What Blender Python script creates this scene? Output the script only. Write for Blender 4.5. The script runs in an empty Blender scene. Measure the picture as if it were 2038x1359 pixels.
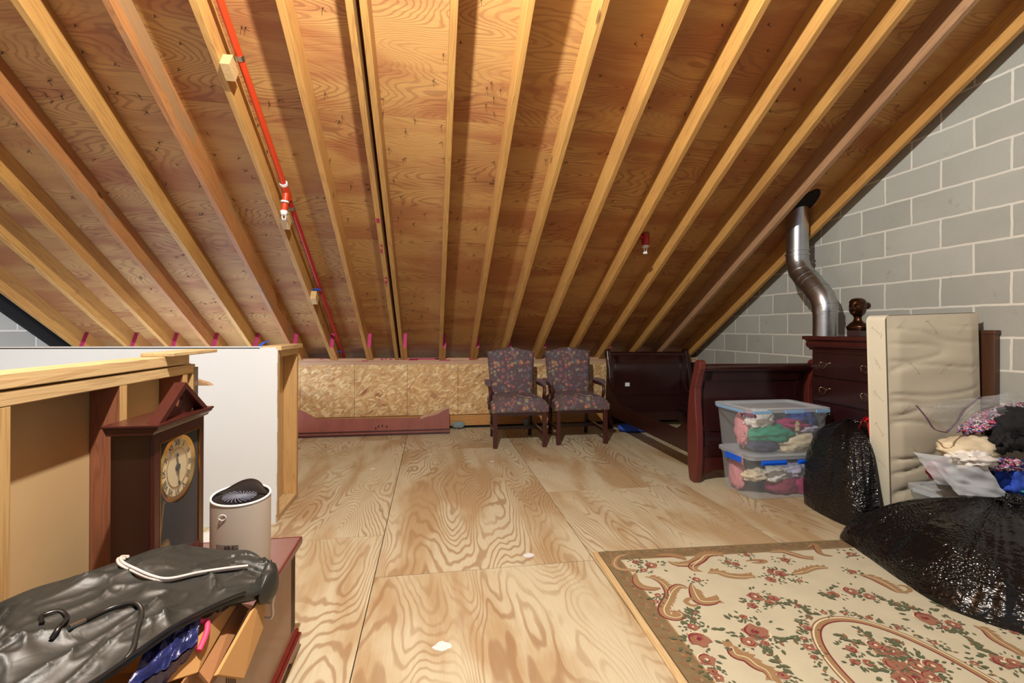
import bpy, math, random
from mathutils import Vector, Matrix, noise
from math import sin, cos, pi, radians

# ------------------------------------------------------------------ camera, light, exposure
scene = bpy.context.scene
COL = scene.collection
F = 941.0; CX = 1019.0; CY = 656.0; CAMH = 1.2; ROLL = .005
PSI = math.atan(159 / F); SP, CP = sin(PSI), cos(PSI)
cam_data = bpy.data.cameras.new('camera')
cam = bpy.data.objects.new('camera', cam_data)
COL.objects.link(cam)
cam_data.sensor_width = 36.0
cam_data.lens = F / 2038 * 36
cam_data.shift_y = -(679.5 - CY) / 2038
cam_data.clip_start = .02
cam.matrix_world = Matrix.Translation((0, 0, CAMH)) @ Matrix.Rotation(-PSI, 4, 'Z') @ Matrix.Rotation(pi / 2, 4, 'X') @ Matrix.Rotation(ROLL, 4, 'Z')
scene.camera = cam

world = bpy.data.worlds.new('world'); scene.world = world; world.use_nodes = True
WB = world.node_tree.nodes['Background']
WB.inputs[0].default_value = (.94, .90, 1.0, 1); WB.inputs[1].default_value = .28

def lamp(name, kind, loc, energy, color, **kw):
    d = bpy.data.lights.new(name, kind); d.energy = energy; d.color = color
    rot = kw.pop('rot', (0, 0, 0))
    for k, v in kw.items(): setattr(d, k, v)
    o = bpy.data.objects.new(name, d); COL.objects.link(o); o.location = loc; o.rotation_euler = rot
    return o
lamp('ceiling_bulb', 'POINT', (-.2, .93, 3.1), 485, (1.0, .965, .89), shadow_soft_size=.03)
lamp('assumed_eave_fill', 'AREA', (-.9, 6.12, .40), .9, (.35, .6, 1.0), shape='RECTANGLE', size=2.6, size_y=.12, rot=(radians(160), 0, 0))  # unseen lamp added beyond the knee wall, assumed source of blue at the eave
lamp('assumed_stair_fill', 'AREA', (-2.3, 2.3, .35), 7, (.82, .9, 1.0), shape='RECTANGLE', size=1.4, size_y=.7, rot=(radians(180), 0, 0))  # added lamp, out of view; cool light from the stairs is assumed
lamp('assumed_deck_fill', 'AREA', (-2.4, 4.9, .06), 34, (.62, .76, 1.0), shape='RECTANGLE', size=1.4, size_y=.8, rot=(radians(180), 0, 0))  # unseen fill lamp, added behind the white half wall to cool the lower deck

vs = scene.view_settings
vs.view_transform = 'Standard'; vs.look = 'None'; vs.gamma = 1.0; vs.use_curve_mapping = False
vs.exposure = .11

# ------------------------------------------------------------------ helpers
rnd = random.Random(7)

def ray(px, py):
    u, v = px - CX, py - CY
    cr, sr = cos(ROLL), sin(ROLL)
    u, v = u * cr + v * sr, -u * sr + v * cr
    r = u / F
    return r * CP + SP, -r * SP + CP, -v / F
def on_floor(px, py, z=0.0):
    x, y, k = ray(px, py); t = (z - CAMH) / k
    return x * t, y * t
def at_y(px, py, Y):
    x, y, k = ray(px, py); t = Y / y
    return Vector((x * t, Y, CAMH + k * t))
def at_d(px, py, d):
    x, y, k = ray(px, py)
    return Vector((x * d, y * d, CAMH + k * d))

def srgb(r, g, b):
    f = lambda c: (c / 255 / 12.92) if c / 255 <= .04045 else ((c / 255 + .055) / 1.055) ** 2.4
    return (f(r), f(g), f(b), 1)

class MB:
    def __init__(self): self.v = []; self.f = []; self.m = []; self.uv = {}
    def add(self, vs, fs, mi=0):
        o = len(self.v); self.v += [tuple(p) for p in vs]
        for q in fs: self.f.append([i + o for i in q]); self.m.append(mi)
        return self
    def box(self, x0, x1, y0, y1, z0, z1, mi=0, M=None):
        vs = [(x, y, z) for z in (z0, z1) for y in (y0, y1) for x in (x0, x1)]
        if M is not None: vs = [tuple(M @ Vector(p)) for p in vs]
        return self.add(vs, [(0, 2, 3, 1), (4, 5, 7, 6), (0, 1, 5, 4), (2, 6, 7, 3), (0, 4, 6, 2), (1, 3, 7, 5)], mi)
    def tube(self, pts, r, n=8, mi=0, closed=False, flat=1.0):
        pts = [Vector(p) for p in pts]; N = len(pts); vs = []
        up = Vector((0, 0, 1)); prev = None
        for i, p in enumerate(pts):
            a = pts[(i - 1) % N] if (closed or i > 0) else p
            b = pts[(i + 1) % N] if (closed or i < N - 1) else p
            t = (b - a).normalized()
            if prev is None:
                s = t.cross(up)
                if s.length < .05: s = t.cross(Vector((1, 0, 0)))
            else: s = prev - t * prev.dot(t)
            s.normalize(); prev = s; w = s.cross(t)
            rr = r[i] if isinstance(r, (list, tuple)) else r
            for k in range(n):
                an = 2 * pi * k / n
                vs.append(p + s * (cos(an) * rr) + w * (sin(an) * rr * flat))
        fs = []
        for i in range(N if closed else N - 1):
            j = (i + 1) % N
            for k in range(n):
                k2 = (k + 1) % n
                fs.append((i * n + k, j * n + k, j * n + k2, i * n + k2))
        if not closed: fs += [tuple(range(n)), tuple(reversed(range((N - 1) * n, N * n)))]
        return self.add(vs, fs, mi)
    def lathe(self, prof, n=24, c=(0, 0, 0), M=None, mi=0, caps=True):
        vs = []; fs = []
        for r, z in prof:
            r = max(r, .0003)
            for k in range(n):
                a = 2 * pi * k / n; p = Vector((r * cos(a), r * sin(a), z))
                if M is not None: p = M @ p
                vs.append(p + Vector(c))
        P = len(prof)
        for i in range(P - 1):
            for k in range(n):
                k2 = (k + 1) % n
                fs.append((i * n + k, i * n + k2, (i + 1) * n + k2, (i + 1) * n + k))
        if caps: fs += [tuple(reversed(range(n))), tuple(range((P - 1) * n, P * n))]
        return self.add(vs, fs, mi)
    def prism(self, poly, fn, d0, d1, mi=0):
        """poly of (a,b); fn(a,b,d) -> point"""
        n = len(poly)
        vs = [fn(a, b, d0) for a, b in poly] + [fn(a, b, d1) for a, b in poly]
        fs = [tuple(range(n)), tuple(reversed(range(n, 2 * n)))]
        fs += [(i, i + n, (i + 1) % n + n, (i + 1) % n) for i in range(n)]
        return self.add(vs, fs, mi)
    def grid(self, fn, nu, nv, mi=0, wrap=False):
        vs = [fn(i / (nu if wrap else nu - 1), j / (nv - 1)) for j in range(nv) for i in range(nu)]
        fs = []
        for j in range(nv - 1):
            for i in range(nu if wrap else nu - 1):
                i2 = (i + 1) % nu
                fs.append((j * nu + i, j * nu + i2, (j + 1) * nu + i2, (j + 1) * nu + i))
        return self.add(vs, fs, mi)
    def build(self, name, mats, parent=None, smooth=None, bevel=0, loc=None, rot=None, fix=True):
        me = bpy.data.meshes.new(name)
        me.from_pydata(self.v, [], self.f)
        if not isinstance(mats, (list, tuple)): mats = [mats]
        for m in mats: me.materials.append(m)
        me.polygons.foreach_set('material_index', self.m)
        if fix:
            import bmesh
            bm = bmesh.new(); bm.from_mesh(me); bmesh.ops.recalc_face_normals(bm, faces=bm.faces); bm.to_mesh(me); bm.free()
        if smooth:
            me.polygons.foreach_set('use_smooth', [True] * len(me.polygons))
            me.set_sharp_from_angle(angle=radians(smooth))
        me.update()
        o = bpy.data.objects.new(name, me); COL.objects.link(o)
        if parent: o.parent = parent
        if loc: o.location = loc
        if rot: o.rotation_euler = rot
        if bevel:
            b = o.modifiers.new('bevel', 'BEVEL'); b.width = bevel; b.segments = 2; b.limit_method = 'ANGLE'; b.angle_limit = radians(40)
        return o

def tag(o, label, cat, group=None):
    o['label'] = label; o['category'] = cat
    if group: o['group'] = group
    return o
def thing(name, label, cat, loc=(0, 0, 0), rz=0, group=None):
    o = bpy.data.objects.new(name, None); COL.objects.link(o)
    o.location = loc; o.rotation_euler = (0, 0, rz); o.empty_display_size = .05
    return tag(o, label, cat, group)
def struct(o):
    o['kind'] = 'structure'; return o
def structure_root(name):
    o = bpy.data.objects.new(name, None); COL.objects.link(o); o.empty_display_size = .05
    return struct(o)
def copy_tree(o, parent=None):
    c = o.copy(); COL.objects.link(c)
    if parent: c.parent = parent
    for ch in [q for q in o.children]: copy_tree(ch, c)
    return c
def catmull(pts, n=6, closed=False):
    pts = [Vector(p) for p in pts]; out = []; N = len(pts)
    for i in range(N if closed else N - 1):
        if closed: p0, p1, p2, p3 = pts[i - 1], pts[i], pts[(i + 1) % N], pts[(i + 2) % N]
        else: p0, p1, p2, p3 = pts[max(i - 1, 0)], pts[i], pts[i + 1], pts[min(i + 2, N - 1)]
        for k in range(n):
            t = k / n
            out.append(.5 * ((2 * p1) + (p2 - p0) * t + (2 * p0 - 5 * p1 + 4 * p2 - p3) * t * t + (3 * p1 - p0 - 3 * p2 + p3) * t ** 3))
    if not closed: out.append(pts[-1])
    return out
def nz(p, s): return noise.noise(Vector(p) * s)
def ridge(p, s): return 1 - 2 * abs(noise.noise(Vector(p) * s))

# ------------------------------------------------------------------ materials
class NT:
    def __init__(self, name):
        self.m = bpy.data.materials.new(name); self.m.use_nodes = True
        self.t = self.m.node_tree; self.b = self.t.nodes['Principled BSDF']; self.L = self.t.links
    def n(self, typ, **kw):
        q = self.t.nodes.new(typ)
        for k, v in kw.items():
            if k.startswith('i_'):
                key = k[2:]; key = int(key) if key.isdigit() else key.replace('_', ' ')
                self.put(q.inputs[key], v)
            else: setattr(q, k, v)
        return q
    def put(self, sock, v):
        if isinstance(v, bpy.types.NodeSocket): self.L.new(v, sock)
        elif isinstance(v, bpy.types.Node): self.L.new(v.outputs[0], sock)
        else: sock.default_value = v
    def coord(self, kind='Object'): return self.n('ShaderNodeTexCoord').outputs[kind]
    def mapping(self, vec, scale=(1, 1, 1), loc=(0, 0, 0), rot=(0, 0, 0)):
        q = self.n('ShaderNodeMapping'); self.put(q.inputs['Vector'], vec)
        self.put(q.inputs['Scale'], scale); self.put(q.inputs['Rotation'], rot); self.put(q.inputs['Location'], loc)
        return q.outputs[0]
    def noise(self, vec, scale=5, detail=2, rough=.5, dist=0, col=False):
        q = self.n('ShaderNodeTexNoise'); self.put(q.inputs['Vector'], vec)
        q.inputs['Scale'].default_value = scale; q.inputs['Detail'].default_value = detail
        q.inputs['Roughness'].default_value = rough; q.inputs['Distortion'].default_value = dist
        return q.outputs['Color' if col else 'Fac']
    def voro(self, vec, scale=5, feat='F1', out='Distance', rand=1.0):
        q = self.n('ShaderNodeTexVoronoi', feature=feat); self.put(q.inputs['Vector'], vec)
        q.inputs['Scale'].default_value = scale; q.inputs['Randomness'].default_value = rand
        return q.outputs[out]
    def math(self, op, a, b=0.0, c=0.0):
        q = self.n('ShaderNodeMath', operation=op); self.put(q.inputs[0], a); self.put(q.inputs[1], b); self.put(q.inputs[2], c)
        return q.outputs[0]
    def ramp(self, fac, stops, interp='LINEAR'):
        q = self.n('ShaderNodeValToRGB'); self.put(q.inputs[0], fac); e = q.color_ramp.elements
        q.color_ramp.interpolation = interp
        while len(e) < len(stops): e.new(.5)
        for k, (p, c) in enumerate(stops):
            e[k].position = p; e[k].color = c if len(c) == 4 else (c[0], c[1], c[2], 1)
        return q.outputs[0]
    def fr(self, fac, a, b): # smooth 0..1 ramp from a to b
        q = self.n('ShaderNodeMapRange', interpolation_type='SMOOTHSTEP'); self.put(q.inputs['Value'], fac)
        q.inputs['From Min'].default_value = a; q.inputs['From Max'].default_value = b
        return q.outputs[0]
    def mix(self, fac, a, b, mode='MIX'):
        q = self.n('ShaderNodeMix', data_type='RGBA', blend_type=mode)
        self.put(q.inputs[0], fac); self.put(q.inputs[6], a); self.put(q.inputs[7], b)
        return q.outputs[2]
    def bump(self, h, strength=.3, dist=.01):
        q = self.n('ShaderNodeBump'); self.put(q.inputs['Height'], h)
        q.inputs['Strength'].default_value = strength; q.inputs['Distance'].default_value = dist
        self.L.new(q.outputs[0], self.b.inputs['Normal'])
    def done(self, color=None, rough=.5, metal=0, spec=None, coat=0):
        if color is not None: self.put(self.b.inputs['Base Color'], color)
        self.put(self.b.inputs['Roughness'], rough); self.b.inputs['Metallic'].default_value = metal
        if spec is not None: self.b.inputs['Specular IOR Level'].default_value = spec
        if coat: self.b.inputs['Coat Weight'].default_value = coat; self.b.inputs['Coat Roughness'].default_value = .15
        return self.m
BLACK = (0, 0, 0, 1); WHITE = (1, 1, 1, 1)

def plain(name, col, rough=.5, metal=0, var=.12, scale=12, spec=None, coat=0, bump=0):
    t = NT(name); n = t.noise(t.coord(), scale, 4)
    d = tuple(c * (1 - var) for c in col[:3]) + (1,); l = tuple(min(1, c * (1 + var)) for c in col[:3]) + (1,)
    if bump: t.bump(n, bump, .01)
    return t.done(t.mix(n, d, l), rough, metal, spec, coat)

def plywood(name, light, dark, patch, knots=0.0, rough=.6, kscale=1.0, amount=.85, freq=26.0):
    """rotary-cut veneer; UV x across the grain, UV y along it"""
    t = NT(name); uv = t.coord('UV')
    g = t.mapping(uv, (2.6, .55, 1))
    warp = t.noise(t.mapping(uv, (9, 2.2, 1)), 1.0, 2, .5)
    base = t.noise(g, 1.0, 1.5, .45, .25)
    h = t.math('ADD', base, t.math('MULTIPLY', warp, .07))
    w = t.math('SINE', t.math('MULTIPLY', h, freq * 2 * pi))
    line = t.fr(w, .05, 1.0)
    dens = t.fr(t.noise(t.mapping(uv, (2.0, .8, 1), (5, 3, 0)), 1.0, 2), .3, .62)
    fine = t.noise(t.mapping(uv, (190, 5, 1)), 1.0, 3, .6)
    broad = t.noise(t.mapping(uv, (3.4, .8, 1), (3, 9, 0)), 1.0, 4, .55, .4)
    c = t.mix(t.fr(broad, .42, .62), light, patch)
    c = t.mix(t.math('MULTIPLY', t.math('MULTIPLY', line, amount), dens), c, dark)
    c = t.mix(t.math('MULTIPLY', t.fr(fine, .45, .8), .28), c, dark)
    if knots:
        kd = t.voro(t.mapping(uv, (1.5 * kscale, .85 * kscale, 1)), 1.0)
        kk = t.voro(t.mapping(uv, (1.5 * kscale, .85 * kscale, 1)), 1.0, 'F1', 'Color')
        sep = t.n('ShaderNodeSeparateColor'); t.put(sep.inputs[0], kk)
        rad = t.math('MULTIPLY', t.fr(sep.outputs[0], 1 - knots, 1), .055)
        kn = t.math('LESS_THAN', kd, rad)
        c = t.mix(t.math('MULTIPLY', kn, .85), c, srgb(52, 28, 18))
        halo = t.fr(kd, .2, .03)
        c = t.mix(t.math('MULTIPLY', t.math('MULTIPLY', halo, t.fr(sep.outputs[0], 1 - knots, 1)), .45), c, dark)
    t.bump(t.math('ADD', line, fine), .12, .004)
    return t.done(c, rough)

def lumber(name, light, dark, axis='Y', rough=.62, wane=False):
    t = NT(name); oi = t.n('ShaderNodeObjectInfo').outputs['Random']
    off = t.n('ShaderNodeCombineXYZ'); t.put(off.inputs[0], t.math('MULTIPLY', oi, 37.0)); t.put(off.inputs[1], t.math('MULTIPLY', oi, 91.0)); t.put(off.inputs[2], t.math('MULTIPLY', oi, 53.0))
    add = t.n('ShaderNodeVectorMath', operation='ADD'); t.put(add.inputs[0], t.coord()); t.put(add.inputs[1], off.outputs[0])
    lo, hi = 1.1, 22
    sc = {'X': (lo, hi, hi), 'Y': (hi, lo, hi), 'Z': (hi, hi, lo)}[axis]
    a = t.noise(t.mapping(add.outputs[0], sc), 1.0, 2, .5, .4)
    w = t.fr(t.math('SINE', t.math('MULTIPLY', a, 60.0)), .1, 1)
    sc2 = tuple(k * 7 if k > 2 else k * 3 for k in sc)
    f = t.noise(t.mapping(add.outputs[0], sc2), 1.0, 2)
    br = t.noise(add.outputs[0], 1.3, 2)
    c = t.mix(t.math('MULTIPLY', w, .35), light, dark)
    c = t.mix(t.math('MULTIPLY', t.fr(f, .5, .75), .25), c, dark)
    c = t.mix(t.math('MULTIPLY', t.fr(br, .45, .75), .35), c, dark)
    kd = t.voro(t.mapping(add.outputs[0], tuple(3.2 if k > 2 else 1.5 for k in sc)), 1.0)
    c = t.mix(t.math('MULTIPLY', t.fr(kd, .075, .04), .75), c, tuple(q * .35 for q in dark[:3]) + (1,))
    c = t.mix(1.0, c, t.ramp(oi, [(0, (.82, .80, .78)), (.5, (1, 1, 1)), (1, (.94, .88, .82))]), 'MULTIPLY')
    if wane:
        wn = t.fr(t.noise(t.mapping(add.outputs[0], (5, 1.6, 5)), 1.0, 4, .65), .52, .6)
        c = t.mix(t.math('MULTIPLY', wn, .7), c, srgb(150, 120, 85))
    t.bump(t.math('ADD', f, t.math('MULTIPLY', w, .4)), .15, .004)
    return t.done(c, rough)

M = {}
M['floor'] = plywood('plywood_floor', srgb(194, 184, 156), srgb(142, 108, 76), srgb(172, 148, 112), rough=.55, freq=44.0, amount=.68)
M['roof'] = plywood('plywood_roof', srgb(188, 144, 86), srgb(112, 60, 40), srgb(166, 110, 66), knots=.5, rough=.7, amount=.46, freq=58)
M['rafter'] = lumber('pine_rafter', srgb(204, 156, 86), srgb(146, 92, 48))
M['rafter_wane'] = lumber('pine_rafter_wane', srgb(188, 130, 76), srgb(124, 76, 46), wane=True)
M['rafter_grey'] = lumber('pine_rafter_grey', srgb(178, 140, 104), srgb(128, 92, 64))
M['stud'] = lumber('pine_stud', srgb(202, 168, 112), srgb(160, 116, 68), 'Z')
M['stud_dark'] = lumber('fir_stud', srgb(150, 92, 62), srgb(104, 58, 38), 'Z')
M['plateY'] = lumber('pine_plate', srgb(206, 180, 134), srgb(166, 128, 82), 'Y')
M['plateX'] = lumber('pine_plate_wide', srgb(196, 158, 128), srgb(158, 112, 84), 'X')
M['rim'] = lumber('pine_rim', srgb(206, 152, 86), srgb(160, 100, 50), 'X')
M['block'] = lumber('pine_block', srgb(220, 186, 130), srgb(184, 136, 84), 'Y')
M['paint'] = plain('marker_magenta', srgb(205, 60, 130), .6)
M['paint2'] = plain('marker_crimson', srgb(170, 40, 80), .6)
M['drywall'] = plain('drywall_white', srgb(208, 211, 213), .85, var=.03, scale=3)
M['drywall_back'] = plain('drywall_paper', srgb(190, 158, 112), .85, var=.08, scale=6)
M['mahog'] = None

def mahogany(name, a, b, rough=.28):
    t = NT(name)
    n = t.noise(t.mapping(t.coord(), (14, 14, 2)), 1.0, 3, .55, .6)
    return t.done(t.mix(n, a, b), rough, coat=.25)
M['mahog'] = mahogany('mahogany_dark', srgb(32, 12, 11), srgb(52, 20, 18))
M['mahog_red'] = mahogany('mahogany_red', srgb(50, 19, 17), srgb(76, 30, 26), .32)
M['mahog_post'] = mahogany('mahogany_post', srgb(76, 26, 22), srgb(106, 42, 34), .35)
M['mahog_rail'] = mahogany('mahogany_worn', srgb(118, 56, 44), srgb(150, 80, 62), .45)
M['mahog_black'] = mahogany('mahogany_black', srgb(30, 12, 12), srgb(52, 20, 18), .32)
M['brown_board'] = mahogany('brown_board', srgb(62, 38, 24), srgb(88, 54, 34), .45)
M['chest_side'] = mahogany('chest_face', srgb(132, 96, 72), srgb(150, 112, 84), .5)
M['chest_top'] = mahogany('chest_top', srgb(112, 80, 76), srgb(132, 98, 92), .3)
M['chest_edge'] = mahogany('chest_edge', srgb(84, 26, 24), srgb(110, 38, 32), .3)
M['groove'] = plain('dark_groove', srgb(60, 38, 28), .6)

def cmu():
    t = NT('concrete_block'); g = t.n('ShaderNodeNewGeometry').outputs['Position']
    s = t.n('ShaderNodeSeparateXYZ'); t.put(s.inputs[0], g)
    cb = t.n('ShaderNodeCombineXYZ'); t.put(cb.inputs[0], t.math('SUBTRACT', s.outputs[1], .094)); t.put(cb.inputs[1], t.math('SUBTRACT', s.outputs[2], .157))
    wob = t.noise(g, 9, 3, .5, 0, True)
    v = t.n('ShaderNodeVectorMath', operation='MULTIPLY_ADD'); t.put(v.inputs[0], wob); v.inputs[1].default_value = (.014, .012, 0); t.put(v.inputs[2], cb.outputs[0])
    br = t.n('ShaderNodeTexBrick', offset=.5, offset_frequency=2, squash=1.0)
    t.put(br.inputs['Vector'], v.outputs[0])
    br.inputs['Scale'].default_value = 1.0; br.inputs['Brick Width'].default_value = .4064; br.inputs['Row Height'].default_value = .2032
    br.inputs['Mortar Size'].default_value = .0095; br.inputs['Mortar Smooth'].default_value = .45; br.inputs['Bias'].default_value = 0
    br.inputs['Color1'].default_value = srgb(158, 158, 150); br.inputs['Color2'].default_value = srgb(172, 172, 164); br.inputs['Mortar'].default_value = srgb(216, 213, 202)
    big = t.noise(g, 2.5, 4, .6); pit = t.noise(g, 110, 3, .7); st = t.noise(g, 14, 4, .6)
    c = t.mix(t.math('MULTIPLY', t.fr(big, .4, .7), .2), br.outputs[0], srgb(190, 190, 182))
    c = t.mix(t.math('MULTIPLY', t.fr(st, .62, .8), .55), c, srgb(128, 120, 104))
    c = t.mix(t.math('MULTIPLY', t.fr(pit, .6, .78), .35), c, srgb(92, 90, 84))
    h = t.math('ADD', t.math('MULTIPLY', br.outputs['Fac'], -.6), t.math('MULTIPLY', pit, .5))
    t.bump(h, .5, .008)
    return t.done(c, .9)
M['cmu'] = cmu()

def osb():
    t = NT('osb_panel'); co = t.coord(); c = None
    layers = [((9, 1, 26), .3), ((10, 1, 30), -.5), ((8, 1, 24), 1.1), ((7, 1, 20), -.9), ((8, 1, 30), .05), ((11, 1, 40), .7)]
    for k, (sc, rot) in enumerate(layers):
        r = t.mapping(co, (1, 1, 1), (k * 3.1, 0, k * 1.7), (0, rot, 0))
        vv = t.mapping(r, sc)
        colr = t.voro(vv, 1.0, 'F1', 'Color'); dist = t.voro(vv, 1.0, 'F1', 'Distance')
        sp = t.n('ShaderNodeSeparateColor'); t.put(sp.inputs[0], colr)
        chip = t.ramp(sp.outputs[0], [(0, srgb(206, 158, 104)), (.3, srgb(222, 184, 126)), (.6, srgb(234, 202, 146)), (.93, srgb(242, 218, 168)), (1, srgb(160, 100, 62))])
        chip = t.mix(t.math('MULTIPLY', t.fr(dist, .4, .75), .6), chip, srgb(176, 128, 78))
        c = chip if c is None else t.mix(t.math('LESS_THAN', sp.outputs[1], .36), c, chip)
    f = t.noise(t.mapping(co, (60, 1, 160)), 1.0, 2)
    c = t.mix(t.math('MULTIPLY', t.fr(f, .4, .8), .25), c, srgb(150, 100, 56))
    return t.done(c, .55)
M['osb'] = osb()

def upholstery():
    t = NT('floral_upholstery'); co = t.coord()
    w = t.noise(co, 14, 2, .5, 0, True)
    v = t.n('ShaderNodeVectorMath', operation='MULTIPLY_ADD'); t.put(v.inputs[0], w); v.inputs[1].default_value = (.05, .05, .05); t.put(v.inputs[2], co)
    cc = t.voro(v.outputs[0], 26, 'F1', 'Color'); dd = t.voro(v.outputs[0], 26, 'F1', 'Distance')
    sp = t.n('ShaderNodeSeparateColor'); t.put(sp.inputs[0], cc)
    c = t.ramp(sp.outputs[0], [(0, srgb(94, 76, 92)), (.2, srgb(132, 92, 104)), (.36, srgb(142, 136, 108)), (.52, srgb(186, 126, 98)), (.66, srgb(98, 102, 112)), (.8, srgb(158, 90, 96)), (.92, srgb(160, 148, 122))], 'CONSTANT')
    c = t.mix(t.fr(dd, .3, .62), c, srgb(86, 70, 76))
    n = t.noise(co, 90, 2)
    c = t.mix(t.math('MULTIPLY', n, .4), c, srgb(112, 96, 92))
    return t.done(c, .9)
M['uphol'] = upholstery()

def film(name, col, rough=.22, emb=True, k=1.0):
    t = NT(name); co = t.coord()
    a = t.noise(t.mapping(co, (3.2, 3.2, 5)), 1.0, 3, .5, 1.2)
    h = t.math('MULTIPLY', a, 1.0)
    if not emb: h = t.math('ADD', h, t.math('MULTIPLY', t.noise(t.mapping(co, (12, 20, 12)), 1.0, 3, .5, 1.5), .25))
    if emb:
        b2 = t.noise(t.mapping(co, (7, 34, 60), (0, 0, 0), (.2, .3, .5)), 1.0, 2, .5, .5)
        b = t.voro(t.mapping(co, (70, 70, 110)), 1.0)
        msk = t.fr(t.noise(co, 4, 2), .42, .58)
        h = t.math('ADD', h, t.math('MULTIPLY', b2, .48)); h = t.math('ADD', h, t.math('MULTIPLY', t.math('MULTIPLY', b, msk), .3))
    t.bump(h, .6 * k, .03)
    return t.done(col, rough, spec=.5)
M['bag'] = film('black_bag_film', srgb(14, 13, 14), .2)
M['garbag'] = film('black_vinyl', srgb(40, 41, 38), .46, False, .3)
M['navy'] = film('navy_vinyl', srgb(38, 44, 92), .3, False)
M['galv'] = plain('galvanised_steel', srgb(186, 188, 190), .3, 1, .18, 30)
M['steel'] = plain('bright_steel', srgb(200, 205, 212), .25, 1, .05)
M['brass'] = plain('brass', srgb(206, 172, 96), .25, 1, .06)
M['antique'] = plain('antique_brass', srgb(140, 120, 96), .3, 1, .1)
M['bronze'] = plain('bronze', srgb(72, 44, 28), .28, .85, .2)
M['cpvc'] = plain('cpvc_orange', srgb(206, 62, 24), .4, var=.06)
M['cpvc_red'] = plain('cpvc_red', srgb(168, 30, 30), .4, var=.06)
M['white_pl'] = plain('white_plastic', srgb(224, 224, 220), .4, var=.03)
M['cream_pl'] = plain('cream_plastic', srgb(176, 163, 150), .42, var=.02)
M['black_pl'] = plain('black_plastic', srgb(22, 22, 24), .3, var=.1)
M['blue_pl'] = plain('blue_plastic', srgb(24, 96, 226), .35, var=.05)
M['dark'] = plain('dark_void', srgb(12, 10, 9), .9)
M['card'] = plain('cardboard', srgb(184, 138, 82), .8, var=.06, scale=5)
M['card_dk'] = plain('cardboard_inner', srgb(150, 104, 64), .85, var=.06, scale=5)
M['ink'] = plain('ink', srgb(40, 30, 26), .8)
M['cable_w'] = plain('white_cable', srgb(214, 200, 190), .4, var=.04)
M['cable_k'] = plain('black_cable', srgb(34, 34, 32), .35)
M['pink'] = plain('pink_binding', srgb(226, 62, 104), .6)
M['red'] = plain('red_tie', srgb(206, 28, 40), .45)
M['dial'] = plain('clock_dial', srgb(214, 200, 160), .5, var=.05)
M['insul'] = plain('grey_insulation', srgb(126, 142, 144), .95, var=.35, scale=60)
M['quilt'] = plain('quilt_cream', srgb(200, 190, 168), .8, var=.03, scale=6)
M['quilt_side'] = plain('quilt_border', srgb(214, 208, 186), .8, var=.03, scale=6)
M['quilt_ink'] = plain('quilt_print', srgb(172, 164, 150), .8)
M['piping'] = plain('dark_piping', srgb(84, 78, 66), .8)
M['mirror'] = plain('clock_back_mirror', srgb(120, 110, 92), .08, 1, .02)
for k, c in dict(green=(18, 140, 106), white=(226, 220, 212), pinkish=(214, 140, 150), magenta=(176, 44, 102), navycl=(54, 58, 86), blue=(70, 88, 150),
                 rose=(150, 52, 82), char=(64, 62, 70), cream=(218, 202, 170), blackcl=(24, 23, 26), teal=(60, 170, 140), brown=(92, 60, 56), lilac=(196, 190, 214), royal=(48, 84, 190), tagtan=(206, 190, 140), plum=(120, 10, 78)).items():
    M[k] = plain('cloth_' + k, srgb(*c), .9, var=.16, scale=26, bump=.3)
def confetti():
    t = NT('cloth_print'); co = t.coord(); cc = t.voro(t.mapping(co, (1, 1, 1.6)), 110, 'F1', 'Color'); sp = t.n('ShaderNodeSeparateColor'); t.put(sp.inputs[0], cc)
    c = t.ramp(sp.outputs[0], [(0, srgb(210, 80, 110)), (.22, srgb(30, 28, 34)), (.42, srgb(228, 220, 222)), (.6, srgb(80, 110, 190)), (.74, srgb(190, 130, 160)), (.86, srgb(40, 50, 60))], 'CONSTANT')
    return t.done(c, .7)
M['print'] = confetti()

def clear(name, tint, haze, rough=.12):
    t = NT(name); nt = t.t; out = nt.nodes['Material Output']
    tr = t.n('ShaderNodeBsdfTransparent'); tr.inputs[0].default_value = tint
    t.b.inputs['Base Color'].default_value = (.82, .86, .9, 1); t.b.inputs['Roughness'].default_value = rough
    lw = t.n('ShaderNodeLayerWeight'); lw.inputs[0].default_value = .5
    fac = t.math('ADD', haze, t.math('MULTIPLY', t.math('POWER', lw.outputs['Facing'], 4.0), .5))
    mx = t.n('ShaderNodeMixShader'); t.put(mx.inputs[0], fac); nt.links.new(tr.outputs[0], mx.inputs[1]); nt.links.new(t.b.outputs[0], mx.inputs[2])
    nt.links.new(mx.outputs[0], out.inputs['Surface'])
    return t.m
M['tub'] = clear('clear_tub', (.95, .97, .98, 1), .14)
M['lid'] = clear('clear_lid', (.86, .92, .97, 1), .3)
M['zip'] = clear('zip_film', (.97, .97, .97, 1), .09, .1)
zt = M['zip'].node_tree; zn = zt.nodes.new('ShaderNodeTexNoise'); zn.inputs['Scale'].default_value = 26; zb_ = zt.nodes.new('ShaderNodeBump'); zb_.inputs['Strength'].default_value = .9; zb_.inputs['Distance'].default_value = .02
zt.links.new(zn.outputs[0], zb_.inputs['Height']); zt.links.new(zb_.outputs[0], zt.nodes['Principled BSDF'].inputs['Normal'])
M['milk'] = clear('milky_film', (.92, .93, .96, 1), .5, .3)
M['glass'] = clear('glass_pane', (.97, .97, .96, 1), .02, .02)
M['zipper'] = plain('purple_zipper', srgb(96, 62, 88), .4)

# ------------------------------------------------------------------ room shell
TH = math.atan(.588); CT, ST = cos(TH), sin(TH)
Z0, ZS = 4.23, 4.443            # lower edge of rafters / underside of the deck at y = 0, falling .588 per metre
XL, XR, YK = -3.70, 3.463, 5.78

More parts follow.
